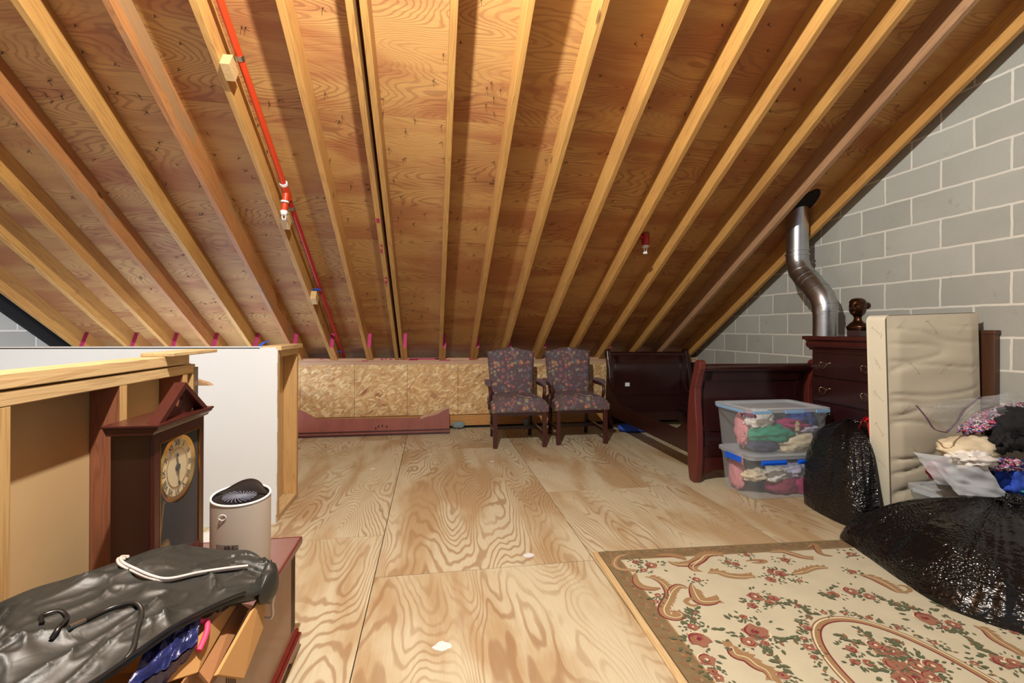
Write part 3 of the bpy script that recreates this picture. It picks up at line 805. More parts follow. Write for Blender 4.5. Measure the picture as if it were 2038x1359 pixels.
# local: x = depth to the right (0..), y = towards camera is negative
cb_ = MB().box(.0, .38, -.64, 0, .06, 1.06).build('body', M['mahog'], cd, bevel=.004)
tp = MB().box(-.055, .40, -.66, .045, 1.135, 1.163)
tp.prism([(-.0, 1.055), (-.012, 1.07), (-.03, 1.08), (-.036, 1.10), (-.03, 1.12), (-.045, 1.135), (.39, 1.135), (.39, 1.055)], lambda a, b, d: (a, d, b), -.655, .03)
tp.build('cornice_top', M['mahog_red'], cd, bevel=.003)
MB().box(-.01, .39, -.65, .01, 0, .075).build('plinth', M['mahog_red'], cd, bevel=.004)
for k in range(5):
    z1 = 1.035 - .19 * k - .0; z0 = z1 - .178
    d = MB().box(-.014, 0, -.61, -.02, z0, z1).build('drawer', M['mahog'], cd, bevel=.004)
    for yy in (-.14, -.49):
        hnd = MB(); zc = z1 - .085
        hnd.tube(catmull([(-.018, yy + .04, zc + .012), (-.036, yy + .036, zc + .006), (-.042, yy + .018, zc - .022), (-.044, yy, zc - .028), (-.042, yy - .018, zc - .022), (-.036, yy - .036, zc + .006), (-.018, yy - .04, zc + .012)], 4), .0032, 6)
        for s in (-1, 1): hnd.lathe([(.0, .0), (.011, 0), (.008, .006), (.004, .01), (0, .01)], 8, M=Matrix.Translation((-.014, yy + s * .04, zc + .012)) @ Matrix.Rotation(-pi / 2, 4, 'Y'))
        hnd.build('handle', M['antique'], d, smooth=40)
bu = thing('bust', 'small dark bronze bust of a head on the chest of drawers', 'bust', (3.07, 2.99, 1.163))
MB().box(-.045, .045, -.055, .055, 0, .045).build('base', M['mahog_black'], bu, bevel=.003)
# head & neck: one continuous surface
def headpt(u, v):
    a = u * 2 * pi
    prof = HEADPROF
    i = v * (len(prof) - 1); k = min(int(i), len(prof) - 2); p = prof[k].lerp(prof[k + 1], i - k)
    r, z = p.x, p.z
    x, y = cos(a), sin(a)
    # face looks along local -y
    hd_ = 1 if z > .150 else 0
    fx = r * x * (.84 if hd_ else 1.15); fy = r * y * (1.06 if hd_ else .8)
    f = max(0, -y); G = lambda t_, w: math.exp(-(t_ / w) ** 2)
    if hd_:
        fy -= .010 * G(z - .185, .03) * (f > 0)
        side = G(x - .40, .20) + G(x + .40, .20)
        fy -= f * (.020 * G(x, .16) * G(z - .203, .014) + .007 * G(z - .233, .008) * G(x, .6) - .011 * side * G(z - .220, .009) - .005 * G(x, .3) * G(z - .181, .0035) + .005 * G(x, .3) * G(z - .188, .005) + .004 * G(x, .3) * G(z - .174, .005) + .009 * G(x, .3) * G(z - .162, .008) + .005 * side * G(z - .200, .012))
        if z > .243 or y > .35: fx *= 1.06; fy *= 1.06
    return (fx, fy, z)
HEADPROF = catmull([(.058, 0, .045), (.066, 0, .07), (.05, 0, .092), (.028, 0, .112), (.022, 0, .135), (.026, 0, .148), (.042, 0, .16), (.052, 0, .18), (.058, 0, .205), (.060, 0, .23), (.055, 0, .255), (.038, 0, .275), (.001, 0, .284)], 6)
MB().grid(headpt, 64, 90, wrap=True).build('head', M['bronze'], bu, smooth=70)
hair = MB().lathe([(.0, .0), (.02, .004), (.028, .022), (.022, .04), (.004, .048), (0, .048)], 14, M=Matrix.Translation((.012, .075, .215)) @ Matrix.Rotation(radians(-60), 4, 'X'))
for s in (-1, 1): MB().lathe([(.0, .0), (.012, .003), (.013, .016), (.004, .026), (0, .026)], 10, M=Matrix.Translation((s * .05, .006, .205)) @ Matrix.Scale(.6, 4, (1, 0, 0))).build('ear', M['bronze'], bu, smooth=50)
hair.build('hair_bun', M['bronze'], bu, smooth=50)
bu.rotation_euler = (0, 0, radians(-72))
tag(MB().box(3.415, 3.455, 2.375, 2.56, 0, 1.2).box(3.41, 3.458, 2.37, 2.565, 1.185, 1.212).build('dark_board', M['brown_board'], bevel=.004), 'dark brown wooden panel standing between the mattress and the block wall', 'panel')

# ------------------------------------------------------------------ mattress
mt = thing('crib_mattress', 'cream quilted crib mattress standing on its end', 'mattress', (2.74, 2.43, 0))
W, Hm, Tm = .67, 1.295, .125
TILT = Matrix.Rotation(radians(-2.2), 4, 'Y')
def mat_front(u, v):
    x = u * W; z = v * Hm
    e = min(1, min(u, 1 - u) * 9) * min(1, min(v, 1 - v) * 14)
    ed = math.exp(-u * 9)
    wr = -.030 * max(0, ridge((u * .8, v * 9.0, 1.3), 1.4)) ** 5 * (.35 + .75 * ed) + .008 * nz((u * 2.0, v * 11, 4), 1)
    lo = .6 + .7 * max(0, 1 - v)
    return TILT @ Vector((x, -.004 - .016 * e - wr * e * lo, z))
m = MB().grid(mat_front, 60, 110)
def corner(u): return u
sd = MB(); out_ = []
def rr(x0, x1, z0, z1, r, n=5):
    pts = []
    for cx, cz, a0 in ((x1 - r, z1 - r, 0), (x0 + r, z1 - r, pi / 2), (x0 + r, z0 + r, pi), (x1 - r, z0 + r, 1.5 * pi)):
        for k in range(n + 1): a = a0 + k * pi / 2 / n; pts.append((cx + r * cos(a), cz + r * sin(a)))
    return pts
poly = rr(0, W, 0, Hm, .03)
sd.prism(poly, lambda a, b, d: TILT @ Vector((a, d, b)), 0.002, Tm)
for dd in (0, Tm):
    MB().tube([TILT @ Vector((a, dd, b)) for a, b in poly], .0042, 6, closed=True).build('piping', M['piping'] if dd == 0 else M['quilt_side'], mt, smooth=50)
side_ink = MB(); r5 = random.Random(5)
def scribble(x, z, ang, L, put, ink):
    pts = []; ph = x * 23 + z * 41
    for k in range(60):
        th = k * .62; amp = .010 + .006 * sin(k * .23 + ph)
        s_ = k / 59 * L - L / 2 + .006 * sin(th + 1.2); q = amp * cos(th) * (.6 + .4 * sin(k * .11 + ph))
        a, b = x + s_ * cos(ang) - q * sin(ang), z + s_ * sin(ang) + q * cos(ang)
        pts.append(put(a, b))
    ink.tube(pts, .0007, 3, mi=1)
for row in range(5):
    for c_ in range(3):
        x = .09 + c_ * .22 + (.08 if row % 2 else 0); z = 1.24 - row * .26 - .02 * c_
        if x > W - .06 or z < .1: continue
        a_ = r5.choice((.9, -.9, .6)); 
        scribble(x, z, a_, .11, lambda a, b: Vector(mat_front(min(max(a / W, 0), 1), min(max(b / Hm, 0), 1))) + Vector((0, -.001, 0)), m)
for k in range(6): scribble(.06, 1.2 - k * .2, 1.0 if k % 2 else .7, .09, lambda a, b: TILT @ Vector((-.0006, a, b)), sd)
m.build('quilted_face', [M['quilt'], M['quilt_ink']], mt, smooth=70)
sd.build('border', [M['quilt_side'], M['quilt_ink']], mt, smooth=50)

# ------------------------------------------------------------------ garments and lumps
def lump(name, mat, c, r, label, cat='clothing', seed=0, amp=.25, freq=2.2, rot=0, group=None, parent=None, smooth=170, n=48, flat_bottom=None, tilt=0):
    c = Vector(c)
    def fn(u, v):
        a = u * 2 * pi; b = v * pi
        d = Vector((cos(a) * sin(b), sin(a) * sin(b), cos(b)))
        q = d * freq + Vector((seed * 3.7, seed * 1.9, seed))
        k = 1 + amp * (noise.noise(q) + .6 * ridge(d * freq * 1.6 + Vector((seed, 0, 2)), 1.0) - .3) + amp * .28 * noise.noise(q * 3.1)
        p = Vector((d.x * r[0] * k, d.y * r[1] * k, d.z * r[2] * k))
        p = Matrix.Rotation(rot, 3, 'Z') @ Matrix.Rotation(tilt, 3, 'Y') @ p + c
        if flat_bottom is not None and p.z < flat_bottom: p.z = flat_bottom
        return p
    m = MB().grid(fn, n, n // 2, wrap=True)
    o = m.build(name, mat, parent, smooth=smooth)
    if label: tag(o, label, cat, group)
    return o

# ------------------------------------------------------------------ storage bins
def rrect(x0, x1, y0, y1, r, n=5):
    return rr(x0, x1, y0, y1, r, n)
def make_bin(loc, w, d, h, label, blue):
    t = thing('storage_bin', label, 'storage bin', loc, 0, 'stacked clear storage bins')
    tub = MB(); N = None; rings = []
    for z, k in ((.004, .90), (.02, .915), (h * .5, .95), (h - .05, .985), (h - .045, 1.0), (h - .02, 1.0)):
        rings.append([(a * 1, b, z) for a, b in rrect(w / 2 * (1 - k), w / 2 * (1 + k), d / 2 * (1 - k), d / 2 * (1 + k), .05)])
    N = len(rings[0]); vs = [p for r_ in rings for p in r_]
    fs = [(i * N + j, i * N + (j + 1) % N, (i + 1) * N + (j + 1) % N, (i + 1) * N + j) for i in range(len(rings) - 1) for j in range(N)]
    fs.append(tuple(reversed(range(N)))); tub.add(vs, fs); tub.build('tub', M['tub'], t, smooth=40)
    lid = MB(); e = .012
    o1 = rrect(-e, w + e, -e, d + e, .05); i1 = rrect(.03, w - .03, .03, d - .03, .04); n = len(o1)
    vs = [(a, b, h - .028) for a, b in o1] + [(a, b, h - .004) for a, b in o1] + [(a, b, h) for a, b in rrect(.0, w, .0, d, .05)] + [(a, b, h) for a, b in i1] + [(a, b, h - .012) for a, b in rrect(.036, w - .036, .036, d - .036, .04)]
    fs = [(i * n + j, i * n + (j + 1) % n, (i + 1) * n + (j + 1) % n, (i + 1) * n + j) for i in range(4) for j in range(n)] + [tuple(range(4 * n, 5 * n))]
    lid.add(vs, fs); lid.build('lid', M['lid'], t, smooth=40)
    if blue:
        for x0, x1 in ((.07, .27), (.36, .56)):
            MB().box(x0, x1, -.026, -.014, h - .062, h - .03).box(x0 + .01, x1 - .01, -.032, -.02, h - .05, h - .036).build('latch', M['blue_pl'], t, bevel=.003)
        MB().box(-.026, -.014, .08, .26, h - .066, h - .022).build('latch', M['blue_pl'], t, bevel=.003)
    else:
        for x0, x1 in ((.02, .16), (.27, .42), (.52, .63)):
            MB().box(x0, x1, -.022, -.012, h - .034, h - .012).build('lid_rim', M['blue_edge' if h > .32 else 'lid'], t, bevel=.002)
        MB().box(-.022, -.012, .04, d - .05, h - .034, h - .014).build('lid_rim', M['blue_edge' if h > .32 else 'lid'], t, bevel=.002)
    return t
M['blue_edge'] = plain('pale_blue_plastic', srgb(128, 168, 206), .3, var=.04)
make_bin((2.215, 3.0, 0), .60, .38, .315, 'lower clear storage bin with bright blue latches, on the floor', True)
make_bin((2.19, 2.985, .316), .655, .41, .335, 'upper clear storage bin stacked on the bin with blue latches', False)
GL = 'clothes in the lower bin'; GU = 'clothes in the upper bin'
lump('rose_garment', M['rose'], (2.56, 3.12, .075), (0.134, 0.070, 0.090), 'dusty rose garment at the front bottom of the lower bin', seed=1, group=GL)
lump('magenta_garment', M['magenta'], (2.70, 3.11, .065), (0.091, 0.060, 0.076), 'bright magenta garment at the lower right of the lower bin', seed=2, group=GL)
lump('white_garment', M['white'], (2.48, 3.10, .155), (0.122, 0.060, 0.048), 'crumpled white garment in the middle of the lower bin', seed=3, amp=.4, group=GL)
lump('cream_garment', M['cream'], (2.33, 3.11, .15), (0.091, 0.055, 0.041), 'cream sleeve at the left corner of the lower bin', seed=4, amp=.4, group=GL)
lump('pale_garment', M['lilac'], (2.66, 3.12, .165), (0.110, 0.070, 0.055), 'pale grey garment at the upper right of the lower bin', seed=5, amp=.4, group=GL)
lump('charcoal_garment', M['char'], (2.51, 3.25, .13), (0.21, 0.075, 0.115), 'charcoal clothes filling the back of the lower bin', seed=6, group=GL)
lump('salmon_garment', M['pinkish'], (2.275, 3.24, .14), (0.037, 0.084, 0.124), 'salmon garment against the left side of the lower bin', seed=7, group=GL)
z0 = .33
lump('green_garment', M['green'], (2.41, 3.075, z0 + .125), (0.177, 0.055, 0.062), 'emerald green garment in the upper bin', seed=8, amp=.3, rot=-.1, group=GU)
lump('ivory_garment', M['cream'], (2.64, 3.085, z0 + .055), (0.183, 0.065, 0.069), 'ivory knit at the lower right of the upper bin', seed=9, amp=.3, group=GU)
lump('navy_garment', M['navycl'], (2.40, 3.10, z0 + .045), (0.134, 0.060, 0.062), 'dark blue garment under the green one in the upper bin', seed=10, group=GU)
lump('lace_garment', M['white'], (2.34, 3.09, z0 + .225), (0.110, 0.060, 0.069), 'white lacy garment at the top left of the upper bin', seed=11, amp=.45, group=GU)
lump('fuchsia_garment', M['magenta'], (2.61, 3.085, z0 + .185), (0.122, 0.050, 0.041), 'fuchsia garment in the middle of the upper bin', seed=12, amp=.35, rot=-.15, group=GU)
lump('denim_garment', M['blue'], (2.71, 3.11, z0 + .215), (0.104, 0.070, 0.076), 'slate blue garment at the upper right of the upper bin', seed=13, group=GU)
lump('lavender_garment', M['lilac'], (2.72, 3.075, z0 + .155), (0.091, 0.040, 0.030), 'pale lavender garment below the slate blue one in the upper bin', seed=14, group=GU)
lump('grey_garment', M['char'], (2.53, 3.26, z0 + .125), (0.23, 0.08, 0.115), 'dark clothes filling the back of the upper bin', seed=15, group=GU)
lump('coral_garment', M['pinkish'], (2.255, 3.15, z0 + .15), (0.037, 0.070, 0.124), 'pink garment against the left side of the upper bin', seed=16, group=GU)
lump('plum_cap', M['plum'], (2.27, 3.10, z0 + .265), (0.049, 0.060, 0.030), 'small dark plum piece at the top left corner of the upper bin', seed=17, group=GU)
tg = thing('price_tag', 'small tan paper tag against the front of the upper bin', 'tag', (2.60, 3.02, z0 + .15))
MB().prism([(-.016, 0), (.016, 0), (.02, .055), (.008, .072), (-.008, .072), (-.014, .055)], lambda a, b, d: (a, d, b), 0, .0012).build('card', M['tagtan'], tg)
MB().tube(catmull([(.0, 0, .066), (.01, .006, .08), (.02, .012, .07)], 4), .0012, 5).build('string', M['white'], tg)

# ------------------------------------------------------------------ black bags
def sack(name, outline, peak, h, label, seed, prof=2.4, wr=.02, nv=40, nu=160, stretch=None):
    """closed bag standing on the floor: outline polygon on the floor, peak (x, y), height h"""
    ol = catmull([(a, b, 0) for a, b in outline], 10, True); n = len(ol)
    pk = Vector((peak[0], peak[1], 0))
    def fn(u, v):
        i = u * n; k = int(i) % n; p = ol[k].lerp(ol[(k + 1) % n], i - int(i))
        t_ = v
        rad = math.cos(t_ * pi / 2) ** (2 / prof); z = math.sin(t_ * pi / 2) ** (2 / prof) * h
        q = pk.lerp(p, rad); q.z = z
        a = Vector((q.x, q.y, q.z))
        c_ = Vector((cos(u * 2 * pi), sin(u * 2 * pi), v * .8))
        flow = noise.noise(c_ * 2.2 + Vector((0, 0, seed))) * .9 + ridge(Vector((c_.x * 4, c_.y * 4, v * 1.6 + seed)), 1.0) * .35 + noise.noise(a * 5 + Vector((seed, 0, 0))) * .6 + ridge(a * 8, 1.0) * .12
        w = wr * flow * min(1, v * 6 + .15)
        d = (q - pk); d.z = z * .6; d.normalize()
        q += d * w; q.z = max(q.z, .003)
        return q
    m = MB().grid(fn, nu, nv, wrap=True)
    m.f.append(list(reversed(range(nu)))); m.m.append(0)
    m.f.append([(nv - 1) * nu + i for i in range(nu)]); m.m.append(0)
    t = thing(name, label, 'bag', (0, 0, 0), 0, 'black plastic bags')
    m.build('sack', M['bag'], t, smooth=80, fix=True)
    return t
b1 = sack('black_bag', [(2.59, 2.94), (2.53, 2.80), (2.515, 2.62), (2.535, 2.49), (2.61, 2.42), (2.655, 2.43), (2.72, 2.575), (2.84, 2.58), (2.865, 2.75), (2.82, 2.91), (2.72, 2.94)], (2.77, 2.76), .60, 'upright black plastic bag with a red tie, between the bins and the mattress', 3, 2.6, .022)
MB().tube(catmull([(2.70, 2.62, .57), (2.715, 2.60, .64), (2.74, 2.60, .645), (2.76, 2.60, .60), (2.775, 2.60, .53)], 5), .012, 6, flat=.25).tube(catmull([(2.72, 2.6, .63), (2.76, 2.59, .65), (2.79, 2.59, .60)], 5), .01, 6, flat=.25).build('tie', M['red'], b1, smooth=60)
b2 = sack('black_bag', [(2.335, 2.385), (2.30, 2.24), (2.265, 2.10), (2.22, 1.92), (2.19, 1.74), (2.235, 1.60), (2.32, 1.49), (2.5, 1.36), (2.8, 1.3), (3.1, 1.35), (3.35, 1.6), (3.36, 1.9), (3.1, 2.03), (2.8, 2.06), (2.62, 2.36), (2.45, 2.41)], (2.82, 1.93), .345, 'large slumped black plastic bag on the corner of the rug', 9, 1.75, .026, 44, 200)
MB().tube(catmull([(2.86, 1.86, .33), (2.90, 1.85, .345), (2.95, 1.83, .335), (3.02, 1.80, .32)], 5), .012, 6, flat=.3).build('tie', M['red'], b2, smooth=60)
knot = lump('knot', M['bag'], (2.85, 1.90, .355), (.06, .04, .035), None, seed=21, amp=.5, parent=b2)

# pile behind the slumped bag
pb = make_bin((2.80, 2.07, 0), .56, .32, .30, 'storage bin under the pile of clothes beside the mattress', False); pb['group'] = 'storage bins on the floor'
lump('folded_blanket', M['brown'], (3.08, 2.23, .40), (.27, .14, .09), 'brown folded cloth under the black jacket in the clothes pile', 'cloth', seed=30, amp=.12, flat_bottom=.305)
lump('print_shirt', M['royal'], (3.10, 2.06, .40), (.11, .07, .09), 'blue printed shirt inside the milky plastic bag on the pile', seed=31, amp=.4, flat_bottom=.31)
lump('mint_shirt', M['teal'], (3.16, 2.02, .37), (.09, .06, .05), 'mint green shirt at the right side of the milky plastic bag', seed=32, amp=.5, flat_bottom=.305)
lump('cream_sweater', M['cream'], at_y(1931, 890, 2.14), (.19, .10, .066), 'cream folded sweater on the pile, under the clear zip bag', seed=33, amp=.2, freq=1.6)
lump('white_scarf', M['white'], (2.82, 2.06, .53), (.11, .07, .045), 'white scarf draped below the cream sweater', 'scarf', seed=34, amp=.45)
lump('maroon_garment', M['rose'], (2.70, 2.13, .45), (.06, .05, .05), 'maroon garment showing at the left edge of the milky plastic bag', seed=35)
lump('black_jacket', M['blackcl'], (3.21, 2.10, .665), (.20, .10, .115), 'black jacket lying on top of the clothes pile', 'jacket', seed=36, amp=.34)
lump('black_sleeve', M['blackcl'], (3.02, 2.06, .61), (.10, .05, .05), 'black sleeve hanging down in front of the cream sweater', 'clothing', seed=37, amp=.45, rot=.5)
lump('floral_clothes', M['print'], at_y(1972, 832, 2.16), (.235, .06, .034), 'colourful floral clothes inside the clear zip bag', seed=38, amp=.3, rot=.1, tilt=-.27)
lump('speckled_blouse', M['print'], (2.99, 2.04, .5), (.10, .05, .035), 'speckled blouse between the cream sweater and the milky bag', 'blouse', seed=39, amp=.4)
# milky plastic garment bag
mk_ = thing('milky_plastic_bag', 'milky white plastic bag of clothes hanging over the pile', 'plastic bag', (2.85, 2.0, .4))
def sheetpt(quad, u, v, amp, s_, bulge=0):
    a = Vector(quad[0]).lerp(Vector(quad[1]), u); b_ = Vector(quad[3]).lerp(Vector(quad[2]), u); p = a.lerp(b_, v)
    nrm = (Vector(quad[1]) - Vector(quad[0])).cross(Vector(quad[3]) - Vector(quad[0])).normalized()
    return p + nrm * (amp * (ridge((u * 2.2, v * 2.2, s_), 1.3) + .6 * nz((u * 5, v * 5, s_), 1)) + bulge * sin(u * pi) * sin(v * pi))
qd = [at_y(1856, 918, 2.02), at_y(1968, 932, 1.99), at_y(2012, 992, 1.95), at_y(1908, 985, 1.98)]
qd = [q - Vector((2.85, 2.0, .4)) for q in qd]
MB().grid(lambda u, v: sheetpt(qd, u, v, .012, 2, .02), 26, 20).build('front_film', M['milk'], mk_, smooth=80)
qb = [q + Vector((.01, .10, .02)) for q in qd]
MB().grid(lambda u, v: sheetpt(qb, u, v, .012, 6, -.02), 26, 20).build('back_film', M['milk'], mk_, smooth=80)
# clear zip bag
zb = thing('zip_bag', 'clear zip-top plastic bag of floral clothes on top of the pile', 'zip bag', (2.9, 2.2, .7))
o_ = Vector((2.9, 2.2, .7))
quad = [at_y(1822, 806, 2.10), at_y(1885, 858, 2.06), at_y(2040, 815, 2.12), at_y(2000, 785, 2.34)]
quad = [q - o_ for q in quad]
MB().grid(lambda u, v: sheetpt(quad, u, v, .012, 3, .03), 26, 30).build('film', M['zip'], zb, smooth=80)
quad2 = [at_y(1885, 858, 2.10), at_y(1945, 792, 2.28), at_y(2040, 770, 2.35), at_y(2050, 820, 2.10)]; quad2 = [q - o_ for q in quad2]
MB().grid(lambda u, v: sheetpt(quad2, u, v, .01, 8, -.03), 26, 30).build('film', M['zip'], zb, smooth=80)
zl = MB()
for off in (0, .009):
    zl.tube([q - o_ + Vector((off, 0, -off * .4)) for q in catmull([at_y(1822, 806, 2.10), at_y(1842, 830, 2.08), at_y(1858, 853, 2.07), at_y(1882, 860, 2.06)], 6)], .0022, 6)
    zl.tube([q - o_ + Vector((off, 0, -off * .4)) for q in catmull([at_y(1882, 860, 2.06), at_y(1902, 840, 2.12), at_y(1920, 812, 2.18), at_y(1952, 789, 2.25)], 6)], .0026, 6)
zl.build('zipper', M['zipper'], zb, smooth=60)

# ------------------------------------------------------------------ rug
RG = {}
M['rug_field'] = plain('rug_field', srgb(184, 178, 154), .95, var=.13, scale=9)
M['rug_band'] = plain('rug_band', srgb(118, 100, 70), .95, var=.25, scale=22)
M['rug_tan'] = plain('rug_tan', srgb(146, 116, 80), .95, var=.1, scale=40)
M['rug_brown'] = plain('rug_brown', srgb(128, 92, 64), .95, var=.15, scale=40)
M['rug_rose'] = plain('rug_rose', srgb(142, 96, 76), .95, var=.12, scale=40)
M['rug_wine'] = plain('rug_wine', srgb(112, 28, 42), .95, var=.12, scale=40)
M['rug_green'] = plain('rug_green', srgb(84, 90, 64), .95, var=.2, scale=40)
M['rug_cream'] = plain('rug_cream', srgb(204, 195, 165), .95, var=.05, scale=30)
RM = ['rug_field', 'rug_band', 'rug_tan', 'rug_brown', 'rug_rose', 'rug_wine', 'rug_green', 'rug_cream']
rug = MB(); r3 = random.Random(3)
C = [Vector((.888, 2.432)), Vector((2.405, 2.350)), Vector((2.36, .05)), Vector((.83, .05))]   # TL, TR, BR, BL
def rq(u, v): return C[0].lerp(C[1], u).lerp(C[3].lerp(C[2], u), v)
RZ = .007
vs = []; 
def rpt(u, v, z): p = rq(u, v); return (p.x, p.y, z)
rug.add([rpt(0, 0, 0), rpt(1, 0, 0), rpt(1, 1, 0), rpt(0, 1, 0), rpt(0, 0, RZ), rpt(1, 0, RZ), rpt(1, 1, RZ), rpt(0, 1, RZ)],
        [(0, 1, 2, 3), (4, 5, 6, 7), (0, 1, 5, 4), (1, 2, 6, 5), (2, 3, 7, 6), (3, 0, 4, 7)], 1)
bu_, bv_ = .056, .042
e1 = RZ + .0005
rug.add([rpt(bu_, bv_, e1), rpt(1 - bu_, bv_, e1), rpt(1 - bu_, 1 - bv_, e1), rpt(bu_, 1 - bv_, e1)], [(0, 1, 2, 3)], 0)
lay = [RZ + .0006]
def patch(pts, mi):
    lay[0] += .0000012
    rug.add([(x, y, lay[0]) for x, y in pts], [tuple(range(len(pts)))], mi)
def ribbon(pts, w, mi, taper=True, closed=False):
    pts = [Vector((a, b)) for a, b in pts]; n = len(pts); L = []; R_ = []
    for i, p in enumerate(pts):
        a = pts[(i - 1) % n] if closed or i else p; b = pts[(i + 1) % n] if closed or i < n - 1 else p
        d = (b - a).normalized(); nn = Vector((-d.y, d.x))
        k = w * (sin(pi * (i + .3) / (n - .4)) ** .7 if taper else 1)
        L.append(p + nn * k); R_.append(p - nn * k)
    lay[0] += .0000012
    rug.add([(q.x, q.y, lay[0] + (k_ % n) * 1.5e-6) for k_, q in enumerate(L + R_)], [(i, (i + 1) % n, n + (i + 1) % n, n + i) for i in range(n if closed else n - 1)], mi)
def leaf(x, y, a, L, mi=6):
    c_, s_ = cos(a), sin(a); w = L * .26
    patch([(x + c_ * t_ * L - s_ * k * w, y + s_ * t_ * L + c_ * k * w) for t_, k in ((0, 0), (.3, .8), (.6, .9), (1, 0), (.6, -.8), (.3, -.9))], mi)
def flower(x, y, r, leaves=6):
    for k in range(int(leaves * 1.7) + int(r * 160)):
        a = r3.uniform(0, 6.28); d = r * r3.uniform(.8, 2.0); leaf(x + cos(a) * d, y + sin(a) * d, a + r3.uniform(-.7, .7), max(.016, r * .55) * r3.uniform(.7, 1.3))
    n = 14
    patch([(x + r * (.86 + .16 * sin(k * 5 * 2 * pi / n + x * 40)) * cos(k * 2 * pi / n), y + r * (.86 + .16 * sin(k * 5 * 2 * pi / n + x * 40)) * sin(k * 2 * pi / n)) for k in range(n)], 4)
    for q in range(5):
        a0 = r3.uniform(0, 6.28); rr_ = r * (.28 + .15 * q)
        ribbon([(x + rr_ * cos(a0 + t_ * .35), y + rr_ * sin(a0 + t_ * .35)) for t_ in range(7)], r * .07, 5 if q in (0, 2, 3) else 3 if q == 1 else 7)
    patch([(x + r * .2 * cos(k), y + r * .2 * sin(k)) for k in range(6)], 5 if r3.random() < .6 else 7)
S7 = lambda x, y: on_floor(1180 + .22 * x, 1060 + .22 * y)
S8 = lambda x, y: on_floor(1600 + .22 * x, 1060 + .22 * y)
def smooth2(pts): return [(p.x, p.y) for p in catmull([(a, b, 0) for a, b in pts], 6)]
def scroll(S, pts, w, edge=True, fronds=True):
    q = smooth2([S(*p) for p in pts]); ribbon(q, w, 2)
    if fronds:
        for i in range(3, len(q) - 2, 2):
            d = Vector(q[i + 1]) - Vector(q[i - 1]); a = math.atan2(d.y, d.x)
            leaf(q[i][0], q[i][1], a + .8, w * 2.0, 2)
            if i % 4 == 1: leaf(q[i][0], q[i][1], a - .7, w * 1.3, 2)
        ribbon([(x + w * .1, y) for x, y in q], w * .1, 7)
    if edge:
        off = []
        for i, p in enumerate(q):
            a = q[max(i - 1, 0)]; b = q[min(i + 1, len(q) - 1)]; d = Vector((b[0] - a[0], b[1] - a[1])).normalized()
            k = sin(pi * (i + .3) / (len(q) - .4)) ** .7 * w
            off.append((p[0] + d.y * k, p[1] - d.x * k))
        ribbon(off, w * .16, 5)
# outer thin line and band motifs
for k in range(64):
    v = (k + .5) / 64
    for uu in (bu_ * .5, 1 - bu_ * .5):
        p = rq(uu, v); a = 1.57 + (.9 if k % 2 else -.9)
        leaf(p.x + r3.uniform(-.01, .01), p.y, a, .034, 3); leaf(p.x + .012, p.y + .01, a + 1.7, .022, 2 if k % 3 else 6)
for k in range(44):
    u = (k + .5) / 44; p = rq(u, bv_ * .5); leaf(p.x, p.y, (.9 if k % 2 else -.7), .034, 3); leaf(p.x + .01, p.y + .012, 2.0, .022, 2 if k % 3 else 6)
ribbon([tuple(rq(bu_, v / 20)) for v in range(1, 20)], .004, 2, False); ribbon([tuple(rq(u / 20, bv_)) for u in range(1, 20)], .003, 2, False)
for S, pts, w, ed, fr_ in [
    (S7, [(470, 410), (560, 430), (640, 480), (690, 560), (680, 620), (640, 700), (660, 760), (740, 785), (800, 770), (780, 740), (740, 740)], .022, True, True),
    (S7, [(860, 520), (780, 500), (720, 540), (690, 600)], .02, True, True),
    (S7, [(385, 380), (390, 450), (440, 500), (530, 520), (610, 515)], .02, True, False),
    (S7, [(890, 480), (920, 560), (970, 630), (1060, 640), (1150, 625)], .028, True, True),
    (S7, [(970, 660), (900, 675), (840, 640), (880, 610), (930, 630)], .011, False, False),
    (S7, [(680, 270), (760, 300), (880, 295), (960, 260), (1010, 220), (1080, 210), (1180, 215)], .026, True, True),
    (S7, [(1000, 240), (930, 290), (900, 330), (940, 365)], .02, True, True),
    (S7, [(1040, 380), (1120, 370), (1220, 400), (1350, 415), (1470, 405)], .024, False, True),
    (S7, [(1380, 270), (1460, 260), (1560, 268), (1520, 285), (1430, 285)], .012, True, False),
    (S7, [(1590, 190), (1700, 180), (1800, 205), (1900, 235), (2000, 250)], .02, True, True),
    (S7, [(560, 220), (700, 215), (800, 235), (840, 262)], .02, True, False),
    (S7, [(1220, 1090), (1250, 1050), (1290, 1120), (1390, 1150), (1480, 1220), (1570, 1270), (1620, 1359)], .024, True, True),
    (S7, [(330, 205), (230, 230), (190, 290), (230, 340), (330, 355), (400, 365)], .014, False, True),
    (S7, [(1800, 390), (1900, 365), (2000, 330)], .02, False, True),
    (S8, [(500, 390), (640, 430), (760, 490), (860, 560)], .026, True, True),
    (S8, [(840, 490), (920, 500), (960, 540), (870, 560)], .01, False, False),
    (S8, [(1530, 855), (1640, 900), (1720, 970), (1800, 1020), (1900, 1080), (1990, 1140)], .02, True, True),
    (S8, [(0, 370), (100, 330), (220, 330)], .018, False, True),
    (S8, [(30, 150), (100, 120), (150, 200), (260, 225)], .016, True, False)]:
    scroll(S, pts, w, ed, fr_)
